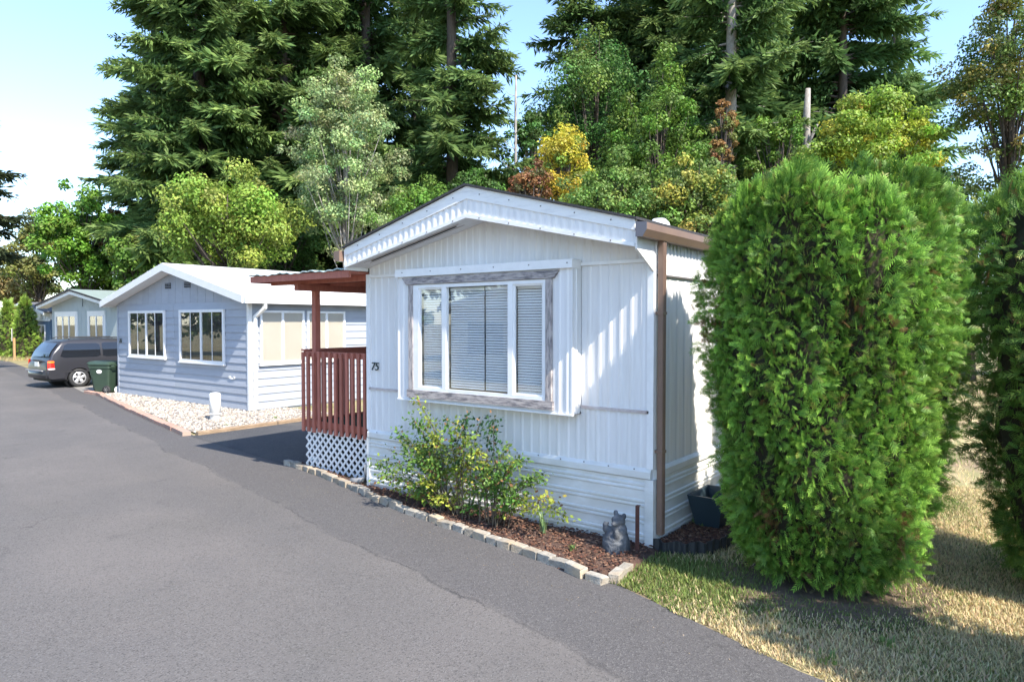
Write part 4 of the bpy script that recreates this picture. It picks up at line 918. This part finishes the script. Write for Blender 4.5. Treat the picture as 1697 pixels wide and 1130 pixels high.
# border of concrete blocks round the bed
gb = thing('garden_border', 'row of pale concrete blocks edging the mulch bed by the road', 'border', (-6.2, 5.95, 0))
rr = random.Random(11); path = [Vector((*p, 0)) for p in bedpts + [(-2.98, 5.72)]]
blk = []
for k in range(4):
    b_ = MB().box(-.5,.5,-.5,.5,0,1); me = b_.mesh('block', m_conc, .05)
    for v in me.vertices: v.co.x += rr.uniform(-.05,.05); v.co.y += rr.uniform(-.06,.06); v.co.z += rr.uniform(-.05,.04)*(v.co.z > .5)
    blk.append(me)
i = 0; pos = 0.0; seglens = [(path[k+1]-path[k]).length for k in range(len(path)-1)]; tot = sum(seglens)
def along(s):
    k = 0
    while k < len(seglens)-1 and s > seglens[k]: s -= seglens[k]; k += 1
    return path[k].lerp(path[k+1], s/seglens[k]), (path[k+1]-path[k]).normalized()
while pos < tot - .1:
    L_ = rr.uniform(.17,.24); p, d = along(min(tot, pos + L_/2))
    place('block', rr.choice(blk), gb, (p.x + rr.uniform(-.01,.01), p.y + .05 + rr.uniform(-.015,.015), -.01), (rr.uniform(-.07,.05), rr.uniform(-.05,.05), math.atan2(d.y, d.x) + rr.uniform(-.09,.09)), (L_*.95, .095, rr.uniform(.075,.105)))
    pos += L_ + rr.uniform(.0,.012)
# red edging along the gravel and timber along the drive
rb = thing('edging_kerb', 'faded red concrete edging kerb along the front of the gravel bed', 'kerb', (-18.5, 8.3, 0))
kp = [(-24.6,9.42),(-23.6,9.40),(-21.5,8.88),(-19,8.28),(-16.5,7.72),(-14.6,7.30),(-13.70,7.10)]
kb = MB().box(-.5,.5,-.5,.5,0,1).mesh('kerb_block', m_redconc, .03)
for (a, b) in zip(kp[:-1], kp[1:]):
    a, b = Vector((*a,0)), Vector((*b,0)); n = max(1, round((b-a).length/.62)); d = (b-a)/n
    for k in range(n): c = a + d*(k+.5); place('kerb_block', kb, rb, (c.x, c.y, -.01), (rr.uniform(-.03,.03), 0, math.atan2(d.y, d.x)+rr.uniform(-.02,.02)), (d.length*.985, .17, rr.uniform(.085,.11)))
tb = thing('timber_edging', 'brown landscape timbers laid between the gravel and the driveway', 'timber', (-13.6, 9, 0))
for a, b in ((7.25, 9.1), (9.12, 11.2)): mb = MB(); mb.box(-13.66, -13.54, a, b, -.01, .085); mb.build('timber', m_timber, tb, .012)

# carved statue, post, planter, black edging
sx, sy2 = -3.30, 6.08
bm = bmesh.new()
def blob(x, y, z, r, sc=(1,1,1)):
    m = Matrix.Translation((x,y,z)) @ Matrix.Diagonal((*sc,1)); bmesh.ops.create_icosphere(bm, subdivisions=3, radius=r, matrix=m)
blob(0,0,.16,.155,(1,.85,.95)); blob(.045,0,.27,.10,(1,.9,1)); blob(.045,-.01,.385,.085,(1,.95,.9)); blob(.06,-.085,.365,.042,(.9,1.1,.75))
blob(-.01,.0,.465,.033,(1,.7,1.2)); blob(.115,.01,.455,.033,(1,.7,1.1)); blob(-.075,-.08,.27,.05,(1,1,1)); blob(-.085,-.095,.315,.035); blob(-.11,-.08,.34,.018); blob(-.06,-.08,.345,.018); blob(.10,-.09,.24,.04,(.8,.9,1.6)); blob(-.12,-.02,.12,.06,(1,1.2,1.3)); blob(.02,-.11,.17,.05,(1.8,.7,.7))
bmesh.ops.create_cone(bm, cap_ends=True, segments=24, radius1=.165, radius2=.158, depth=.15, matrix=Matrix.Translation((0,0,.07)))
me = bpy.data.meshes.new('statue'); bm.to_mesh(me); bm.free(); me.materials.append(m_stone)
st = link(bpy.data.objects.new('statue', me)); st.location = (sx, sy2, .03); st.rotation_euler = (0,0,R(-18)); st.scale = (.86,.86,.82)
tag(st, 'dark grey carved bear statue sitting on mulch by the corner of the white home', 'statue')
md = st.modifiers.new('merge', 'REMESH'); md.mode = 'VOXEL'; md.voxel_size = .011; md.use_smooth_shade = True
md = st.modifiers.new('soft', 'SMOOTH'); md.iterations = 2
tx = bpy.data.textures.new('carve', 'WOOD'); tx.wood_type = 'RINGNOISE'; tx.noise_scale = .04; tx.turbulence = 6
md = st.modifiers.new('carving', 'DISPLACE'); md.texture = tx; md.strength = .005; md.mid_level = .5; md.texture_coords = 'LOCAL'
mb = MB(); x, y = -3.09, 6.14; mb.prism([(x-.02,y-.022,-.05),(x+.02,y-.022,-.05),(x+.02,y-.016,-.05),(x+.004,y-.016,-.05),(x+.004,y+.02,-.05),(x-.004,y+.02,-.05),(x-.004,y-.016,-.05),(x-.02,y-.016,-.05)], (0,0,.56)); mb.box(x-.02,x+.02,y-.0215,y+.02,.508,.512)
mb.build('metal_stake', m_rust, None, label='rusty brown metal stake standing beside the carved statue', cat='stake')
pl = thing('planter', 'dark teal plastic planter box against the side of the white home', 'planter', (-2.82, 7.45, 0))
mb = MB(); A = [(-3.02,7.18),(-2.62,7.18),(-2.62,7.78),(-3.02,7.78)]; B = [(-2.95,7.26),(-2.69,7.26),(-2.69,7.70),(-2.95,7.70)]; Ai = [(-2.995,7.205),(-2.645,7.205),(-2.645,7.755),(-2.995,7.755)]; Bi = [(-2.93,7.28),(-2.71,7.28),(-2.71,7.68),(-2.93,7.68)]
mb.add([(*p,.07) for p in B] + [(*p,.42) for p in A] + [(*p,.42) for p in Ai] + [(*p,.12) for p in Bi], [(3,2,1,0)] + [(i,(i+1)%4,4+(i+1)%4,4+i) for i in range(4)] + [(4+i,4+(i+1)%4,8+(i+1)%4,8+i) for i in range(4)] + [(8+i,8+(i+1)%4,12+(i+1)%4,12+i) for i in range(4)] + [(12,13,14,15)])
mb.build('tub', m_teal, pl); mb = MB(); mb.box(-2.96,-2.68,7.24,7.72,.20,.235); mb.build('soil', m_mulch, pl)
mb = MB(); ep = [(-3.04,6.36),(-2.9,6.34),(-2.72,6.42),(-2.56,6.58),(-2.47,6.85),(-2.45,7.3),(-2.55,7.9)]; V = []; n = 110
ev = [Vector((*p,0)) for p in ep]; sl_ = [(ev[k+1]-ev[k]).length for k in range(len(ev)-1)]
for i in range(n+1):
    s_ = sum(sl_)*i/n; k = 0
    while k < len(sl_)-1 and s_ > sl_[k]: s_ -= sl_[k]; k += 1
    p = ev[k].lerp(ev[k+1], s_/sl_[k]); d = (ev[k+1]-ev[k]).normalized(); nrm = Vector((d.y,-d.x,0)); p = p + nrm*.012*math.sin(i*1.05); h = .135 + .012*math.sin(i*.53)
    V += [(p.x,p.y,-.02),(p.x,p.y,h),(p.x-nrm.x*.008,p.y-nrm.y*.008,h),(p.x-nrm.x*.008,p.y-nrm.y*.008,-.02)]
mb.add(V, [(4*i+j, 4*i+4+j, 4*i+5+j, 4*i+1+j) for i in range(n) for j in range(3)]); mb.build('lawn_edging', m_blkpl, None, label='black scalloped plastic edging curving from the corner of the white home', cat='edging')

# ------------------------------------------------------------------ plants near the home
def roses():
    rg = np.random.default_rng(21); t = thing('rose_bush', 'yellow green rose bush sprawling against the front of the white home', 'bush', (-5.3, 6.0, 0))
    bases = [(-5.66,6.08),(-5.35,6.02),(-5.0,5.98),(-4.75,5.95)]
    tips = [(612,770),(640,745),(655,715),(680,690),(690,655),(705,690),(720,720),(740,690),(760,700),(775,720),(790,745),(820,690),(800,690),(775,690),(845,735),(870,760),(905,790),(925,830),(930,850),(880,800),(840,790),(660,770),(690,760),(630,790),(700,800),(740,780),(780,790),(650,810),(680,820),(815,800),(860,830),(720,830),(760,830),(625,765),(668,735),(735,740),(700,735),(755,755),(800,770),(715,770),(835,770),(770,770)]
    mb = MB(); mb.smooth = True; Pl = []; Dl = []; Cl = []; Sl = []
    greens = [(.09,.18,.035),(.20,.27,.04),(.30,.33,.05),(.13,.22,.045)]
    for i, (px, py) in enumerate(tips + [(q[0]+rg.uniform(-18,18), q[1]+rg.uniform(-5,40)) for q in tips[::2]]):
        Yp = 6.05 + rg.uniform(-.32, .2)
        # distance from the plane the bush grows in (Y = Yp)
        dx = (px-CXP)/F_PX; X = (cy*dx - sy)/(sy*dx + cy)*Yp; Zc = Yp/(sy*dx + cy); z = zat(py, Zc)
        b = min(bases, key=lambda q: abs(q[0]-X)*rg.uniform(.6, 1.4)); p0 = np.array([b[0]+rg.normal(0,.07), b[1]+rg.normal(0,.05), .03]); p3 = np.array([X, Yp, max(.12, z)])
        p1 = p0 + np.array([(p3[0]-p0[0])*.2, 0, (p3[2])*.7]); p2 = p0*.3 + p3*.7 + np.array([0,-.05,.18])
        s = np.linspace(0, 1, 9)[:, None]; C = (1-s)**3*p0 + 3*s*(1-s)**2*p1 + 3*s*s*(1-s)*p2 + s**3*p3
        mb.tube(C, list(np.linspace(.007, .002, 9)), 5, cap=False)
        g = np.array(greens[rg.integers(0, 4)]) if not (px > 760 and py < 700) else np.array((.03,.08,.025))
        n = int(85 + 60*rg.random())
        u = rg.uniform(.3, 1, n)[:, None]; c = (1-u)**3*p0 + 3*u*(1-u)**2*p1 + 3*u*u*(1-u)*p2 + u**3*p3
        off = unit(rg.normal(0, 1, (n, 3)))*rg.uniform(.0, .11, (n, 1)); off[:,2] *= .7
        Pl.append(c+off); Dl.append(off + rg.normal(0, .04, (n, 3)) + np.array([0,0,-.02])); Cl.append(g*(1+rg.normal(0,.25,(n,1)))*(1+rg.normal(0,.08,(n,3)))); Sl.append(rg.uniform(.03,.062,n))
    P = np.concatenate(Pl); D = np.concatenate(Dl); C = np.concatenate(Cl); S = np.concatenate(Sl); n = len(P)
    br = rg.random(n) < .05; C[br] = np.array((.25,.13,.06))*(1+rg.normal(0,.2,(br.sum(),1)))
    nh = unit(rg.normal(0,.6,(n,3)) + np.array([.2,-.3,.9])); Q = rhombi(P, D, nh, S, S*.62, .5)
    o = link(bpy.data.objects.new('leaves', quads_mesh('leaves', Q, C, m_leaf))); adopt(o, t); mb.build('canes', m_twig, t)
roses()
def blades(name, label, x, y, n, h, seed, col, spread=.05, wd=.014):
    rg = np.random.default_rng(seed); t = thing(name, label, 'plant', (x, y, 0)); mb = MB()
    for i in range(n):
        a = rg.uniform(0, 6.28); k = h*rg.uniform(.55, 1); l = rg.uniform(.05, .4); d = Vector((math.cos(a), math.sin(a), 0)); s = Vector((-d.y, d.x, 0)); b = Vector((x, y, .04)) + d*rg.uniform(0, spread)
        p = [b, b + d*k*l*.3 + Vector((0,0,k*.55)), b + d*k*l + Vector((0,0,k))]
        mb.add([p[0]-s*wd*.5, p[0]+s*wd*.5, p[1]+s*wd*.6, p[1]-s*wd*.6, p[2]], [(0,1,2,3),(3,2,4)])
    o = mb.build('blades', col, t); o['kind'] = 'stuff'; return t
m_iris = pm('iris_green', (.13,.22,.08), (.2,.28,.12), 10, .5); m_weed = pm('weed_green', (.08,.14,.03), (.12,.18,.05), 12, .6)
x, y = G(898, 897); blades('iris_plant', 'spiky iris leaves standing alone in the dark mulch', x, y+.05, 11, .34, 5, m_iris)
for i, (px, py, lb) in enumerate(((950,925,'tiny green weed in the mulch near the statue'),(1152,878,'small weed clump inside the black edging'),(1168,884,'lower weed sprig by the planter'),(710,775,'weed'))[:3]):
    x, y = G(px, py); blades('weed', lb, x, y, 16, .10, 40+i, m_weed, .06, .02)
for i, (px, py, lb) in enumerate(((270,703,'small weed growing at the red kerb of the gravel bed'),(455,697,'green weed in the gravel near the timber edging'),(375,709,'low weed patch at the corner of the gravel bed'),(1480,1085,'bright green weed clump in the dry grass near the road'),(1380,1110,'leafy weed at the very edge of the asphalt'))):
    x, y = G(px, py); blades('weed', lb, x, y, 22, .06, 60+i, m_weed, .10, .012)

# arborvitae
arborvitae('arborvitae', 'large sunlit arborvitae beside the white home', -1.52, 6.46, .94, .68, 3.46, 33000, .098, 7, group='arborvitae hedge plants')
arborvitae('arborvitae', 'darker arborvitae directly behind the large sunlit one', -1.38, 8.6, .78, .8, 3.66, 10000, .12, 8, group='arborvitae hedge plants')
arborvitae('arborvitae', 'arborvitae cut off by the right edge of the picture', .55, 7.65, 1.0, .9, 3.45, 11500, .12, 9, group='arborvitae hedge plants', col=(.065,.16,.03), tip=(.19,.31,.055))
arborvitae('arborvitae', 'arborvitae just outside the right edge whose shadow falls on the lawn', 1.1, 5.2, .7, .7, 2.5, 1800, .2, 10, group='arborvitae hedge plants')
for i, (px, Z, hh, r, lb) in enumerate(((42,42.5,3.5,.75,'tall pointed evergreen shrub beside the notice sign'),(14,43,3.3,.7,'pointed evergreen shrub left of the notice sign'))):
    x, y = at(px, Z); arborvitae('arborvitae', lb, x, y, r, r, hh, 2000, .26, 30+i, zb=.05, group='far evergreen shrubs', col=(.12,.25,.04), tip=(.34,.46,.08), prof=([0,.1,.35,.7,.9,1],[.8,1,.95,.6,.3,.06]))

mound('bare_soil', [(-1.45+math.cos(k*.524)*(.9+.12*math.sin(k*2.3)), 6.45+math.sin(k*.524)*(.95+.1*math.cos(k*3.1))) for k in range(12)], m_dirt, .012, .006, 4, .07, kind='structure')
# grass
def grass(name, label, poly, n, h, seed, dry=.6, z=0.0, keep=None):
    rg = np.random.default_rng(seed); P = scatter(poly, n, rg)
    if keep is not None: P = P[keep(P)]
    n = len(P); a = rg.uniform(0, 6.28, n); f = .5 + .5*np.sin(P[:,0]*2.1 + 1)*np.sin(P[:,1]*1.7) + rg.normal(0, .18, n)
    near = np.exp(-((P[:,0]+2.6)**2/1.2 + (P[:,1]-6.1)**2/.5))                 # greener by the edging
    green = (f + near*.9) > dry
    hh = h*rg.uniform(.45, 1.25, n)*(1 + .5*near)
    d = np.stack([np.cos(a), np.sin(a), np.zeros(n)], 1); s = np.stack([-d[:,1], d[:,0], np.zeros(n)], 1); up = np.array([0,0,1.])
    b = np.concatenate([P, np.full((n,1), z)], 1); tip = b + up*hh[:,None] + d*(hh*rg.uniform(.2, 1.1, n))[:,None]; wd = (.0045 + .003*rg.random(n))[:,None]
    Q = np.stack([b - s*wd, b + s*wd, tip + s*wd*.2, tip - s*wd*.2], 1)
    C = np.where(green[:,None], np.array((.16,.21,.06)), np.array((.56,.46,.26)))*(1 + rg.normal(0, .2, (n,1)))*(1 + rg.normal(0, .06, (n,3)))
    o = link(bpy.data.objects.new(name, quads_mesh(name, Q, C, m_blade))); return tag(o, label, 'grass', None, 'stuff')
def kp_(P):
    x, y = P[:,0], P[:,1]
    return (y > edge_y(x) + .03*np.sin(x*9)) & ~((x < -2.95) & (y > 5.4)) & ~inpoly(P, side_bed) & ~(inpoly(P, bed)) & (((x+1.45)**2/.85 + (y-6.45)**2/.8 > .7*np.random.default_rng(0).uniform(.2,1.3,len(x))))
grass('grass', 'dry yellow and green lawn grass beside the white home', [(-3.1,4.9),(.9,4.1),(.9,11.5),(-3.05,11.5)], 150000, .033, 1, .72, keep=kp_)
grass('far_grass', 'sparse lawn grass further back between the hedges', [(-3.05,11.5),(1.5,11.5),(3,32),(-3.05,32)], 24000, .07, 2, .7)
grass('verge_grass', 'dry verge grass below the notice sign at the far bend', [(-56,14.6),(-47.5,14.0),(-47.5,16),(-56,17)], 5000, .25, 3, .8)

# ------------------------------------------------------------------ woodland behind
FIRC, FIRT = (.085,.160,.052), (.27,.35,.09)
fir_meshes('full', 42, 2.0, 6.3, FIRC, FIRT, 1); fir_meshes('bare', 38, 6.5, 5.0, FIRC, FIRT, 4, sparse=.15)
fir_meshes('wide', 34, 3.5, 7.4, (.08,.158,.052), (.23,.34,.085), 7, power=.6); fir_meshes('pale', 38, 10.5, 5.0, FIRC, FIRT, 6, sparse=.18, bark=m_barkpale)
fir_meshes('thin', 13.5, 5.6, 3.3, (.035,.052,.025), (.08,.095,.04), 9, sparse=.35, trunk_r=.2)
fir('full', 'huge dark fir at the left of the woodland', 335, 37)
fir('full', 'dark fir filling the middle of the left conifer group', 470, 40, 1.05, 2.1)
fir('full', 'fir standing behind the pale leaved tree', 610, 43, 1.07, 4.0)
fir('bare', 'fir with bare lower trunk rising above the white gable', 752, 36)
fir('full', 'slim fir at the back between the two conifer groups', 262, 45, .86, 1.2)
fir('pale', 'fir with a pale bare trunk right of the maples', 1205, 36)
fir('wide', 'wide dark fir reaching over the snag on the right', 1390, 40)
fir('full', 'fir at the back of the right conifer group', 1110, 46, 1.08, 5.2)
fir('thin', 'sparse dark conifer at the left edge of the picture', -48, 30)
fir('bare', 'fir behind the tall maples over the white roof', 975, 48, 1.08, 2.6, 1.2)
fir('full', 'fir filling the gap right of the pale trunk', 1290, 46, .95, 3.1)
fir('wide', 'shorter fir at the right end of the conifers', 1475, 46, .72, 1.0)
fir('bare', 'fir showing between the two left conifer crowns', 690, 47, 1.15, 4.4, 1.25)
fir('full', 'fir at the very back of the left conifer group', 395, 50, 1.1, 5.6)
fir('full', 'fir closing the gap behind the pale leaved tree', 540, 48, 1.1, .7)
fir('full', 'fir far back over the middle of the white roof', 1045, 52, 1.15, 1.9)
fir('wide', 'fir far back behind the pale trunked fir', 1195, 50, 1.2, 3.7)
LG = 'broadleaf trees behind the homes'
GR, DG, LIME, OLIVE = (.075,.135,.022), (.045,.095,.022), (.13,.185,.03), (.11,.12,.035)
broadleaf('maple_tree', 'bright green maple left of the tall firs', 140, 41, 300, 500, 80, (.085,.17,.022), 11, 12000, .32, group=LG)
broadleaf('maple_tree', 'olive tree low at the far left behind the homes', 66, 58, 350, 500, 60, OLIVE, 12, 9000, .4, group=LG)
broadleaf('alder_tree', 'lime green bushy tree behind the blue home', 385, 29, 268, 470, 130, LIME, 13, 17000, .24, group=LG, col2=(.16,.2,.04))
broadleaf('willow_tree', 'pale sage green tree rising left of the white gable', 575, 31, 78, 440, 104, (.17,.22,.095), 14, 24000, .21, group=LG, bark=m_barkpale, trunk_r=.12, clumps=230, squash=.6)
broadleaf('alder_tree', 'green tree between the lime tree and the firs', 240, 34, 370, 500, 70, GR, 15, 8000, .28, group=LG, col2=OLIVE)
broadleaf('alder_tree', 'mid green tree just left of the white roof', 690, 27, 290, 450, 85, GR, 16, 9000, .2, group=LG, clumps=90)
broadleaf('maple_tree', 'tall green maple behind the middle of the white roof', 985, 38, 25, 400, 120, DG, 17, 17000, .27, group=LG, clumps=160, col2=(.09,.14,.03))
broadleaf('maple_tree', 'tall maple in front of the pale trunked fir', 1090, 33, 90, 420, 95, GR, 18, 15000, .25, group=LG, clumps=130)
broadleaf('maple_tree', 'yellow leaved maple above the white roof', 935, 27, 205, 350, 62, (.29,.25,.03), 19, 6500, .2, group=LG, clumps=90, col2=(.13,.17,.035))
broadleaf('maple_tree', 'rust brown withered sapling above the white ridge', 880, 25.5, 268, 350, 40, (.13,.06,.026), 20, 3800, .17, group=LG, clumps=70, col2=(.09,.08,.03))
broadleaf('maple_tree', 'orange tinged sapling in front of the pale trunk', 1197, 29, 168, 290, 28, (.15,.09,.03), 22, 2600, .18, group=LG, clumps=60, col2=(.09,.11,.03))
broadleaf('maple_tree', 'green understory tree behind the roof edge', 1010, 24, 250, 430, 90, (.085,.135,.03), 23, 11000, .19, group=LG, clumps=120)
broadleaf('maple_tree', 'understory tree behind the gutter corner', 1150, 23, 245, 430, 90, (.08,.125,.028), 24, 11000, .19, group=LG, clumps=120, col2=(.2,.2,.04))
broadleaf('maple_tree', 'yellow green maple above the large arborvitae', 1440, 24, 150, 360, 118, (.13,.19,.025), 25, 16000, .2, group=LG, clumps=140, squash=.45, col2=(.23,.24,.03))
broadleaf('maple_tree', 'shaded green tree behind the large arborvitae', 1280, 26, 260, 480, 100, DG, 26, 10000, .22, group=LG)
broadleaf('maple_tree', 'dark olive tree at the top right corner', 1665, 23, -90, 340, 108, (.075,.11,.025), 27, 18000, .18, group=LG, clumps=190, col2=(.15,.14,.035))
broadleaf('maple_tree', 'dark shrubby tree between the arborvitae and the right edge', 1610, 27, 270, 640, 120, (.04,.07,.02), 28, 14000, .22, group=LG, clumps=140)
broadleaf('maple_tree', 'dark green thicket tree at the end of the lawn', 1760, 29, 240, 640, 120, (.04,.075,.02), 29, 9000, .24, group=LG)
broadleaf('maple_tree', 'dark undergrowth tree left of the pale tree', 470, 36, 330, 480, 80, DG, 31, 8000, .25, group=LG)
broadleaf('maple_tree', 'dark undergrowth tree behind the porch roof', 790, 33, 270, 450, 75, DG, 32, 8000, .25, group=LG)
broadleaf('maple_tree', 'brownish scrub tree far left behind the sage grey home', 30, 62, 425, 515, 55, (.15,.14,.05), 33, 6000, .42, group=LG)
broadleaf('maple_tree', 'orange brown tree in the shade of the left firs', 185, 43, 330, 470, 40, (.14,.09,.03), 34, 3500, .3, group=LG, clumps=40)
broadleaf('maple_tree', 'green tree between the snag and the pale trunk', 1285, 33, 170, 420, 70, GR, 35, 8000, .25, group=LG, clumps=80)
broadleaf('maple_tree', 'green tree behind the yellow maple over the roof', 885, 36, 150, 400, 60, DG, 36, 7000, .26, group=LG, clumps=70)
broadleaf('maple_tree', 'shaded tree right of the yellow green maple', 1545, 30, 230, 480, 75, DG, 37, 7000, .24, group=LG, clumps=80)
broadleaf('maple_tree', 'low green bush hiding the foot of the broken snag', 1325, 26, 245, 430, 62, (.10,.14,.03), 38, 6000, .2, group=LG, clumps=80, col2=(.16,.18,.03))
def snag(label, px, Z, ytop, r, forks, seed):
    x, y = at(px, Z); z = zat(ytop, Z); t = thing('dead_trunk', label, 'tree', (x, y, 0), 'dead trunks in the woodland'); mb = MB(); mb.smooth = True
    mb.tube([(x,y,-.1),(x+.1,y,z*.5),(x+.05,y+.05,z*.9),(x+.12,y,z)], [r*1.3,r,r*.8,r*.55], 9); mb.build('trunk', m_barkpale, t)
    for i, (f, dx, dz, rr_) in enumerate(forks):
        mb = MB(); mb.smooth = True; s_ = (x+.08, y, z*f); mb.tube([s_, (x+dx*.5, y-.1, z*f+dz*.35), (x+dx, y-.15, z*f+dz)], [rr_, rr_*.8, rr_*.4], 6); mb.build('limb', m_barkpale, t)
snag('pale broken snag with one forked stub in front of the wide fir', 1330, 34, 152, .22, ((.80,.62,.9,.10),), 1)
snag('thin bare dead trunk between the firs and the maples', 852, 34, 130, .075, ((.6,.7,.6,.03),(.68,-.6,.5,.03),(.75,-.5,.5,.03),(.8,.5,.2,.025),(.88,.4,.5,.025),(.93,-.4,.3,.02)), 2)
# homes, trees and truck across the road: they show in the windows' reflections
oh = thing('manufactured_home', 'cream home across the road seen reflected in the boxed window', 'home', (-15, -9.5, 0))
mb = MB(); mb.box(-19.5,-11.5,-17,-9.0,0,2.9); mb.build('wall', m_cream, oh)
for sg in (-1, 1):
    xe = -15.5+sg*4.4; mb = MB(); mb.prism([(-15.5,-17.2,3.75),(xe,-17.2,2.8),(xe,-17.2,2.95),(-15.5,-17.2,3.9)], (0,8.6,0)); mb.build('roof', m_roofwh, oh)
mb = MB(); mb.prism([(-19.5,-9.1,2.9),(-11.5,-9.1,2.9),(-15.5,-9.1,3.72)], (0,.1,0)); mb.build('gable', m_whitep, oh)
for a in (-18.5,-14.2):
    mb = MB(); mb.box(a,a+1.8,-8.99,-8.95,1.0,2.3); mb.build('window', m_tint, oh)
OG = 'trees across the road'
for i, (x, y, h, r) in enumerate(((-8,-22,13,4.5),(-17,-24,15,5),(-26,-20,14,5),(-36,-9,11,4.6),(-45,-6.5,12,5),(-54,-6,13,5),(-66,-6,14,6),(-24,-9,7,2.4))):
    broadleaf('maple_tree', ('green tree across the road, behind the camera position','green tree reflected behind the cream home','green tree reflected left of the cream home','green tree reflected further down the road','green tree reflected in the blue home','green tree reflected at the far bend','green tree reflected beyond the bend','small tree reflected beside the cream home')[i], 0, F_PX, 0, 0, r, GR, 80+i, 5000, .42, group=OG, xy=(x, y), tz=(.2, h), clumps=90)
# chain link fence post at the end of the lawn
fx, fy2 = at(1604, 27.5); fp = thing('fence_post', 'grey metal fence post at the end of the lawn', 'fence post', (fx, fy2, 0))
mb = MB(); mb.tube([(fx,fy2,-.05),(fx,fy2,1.75)], .035, 8); mb.build('post', pm('galvanised', (.45,.46,.47), rough=.45, metal=.6), fp)
mb = MB(); mb.tube([(fx,fy2,1.72),(fx+3,fy2+1,1.72)], .022, 6); mb.build('rail', pm('galvanised_rail', (.4,.41,.42), rough=.45, metal=.6), fp)
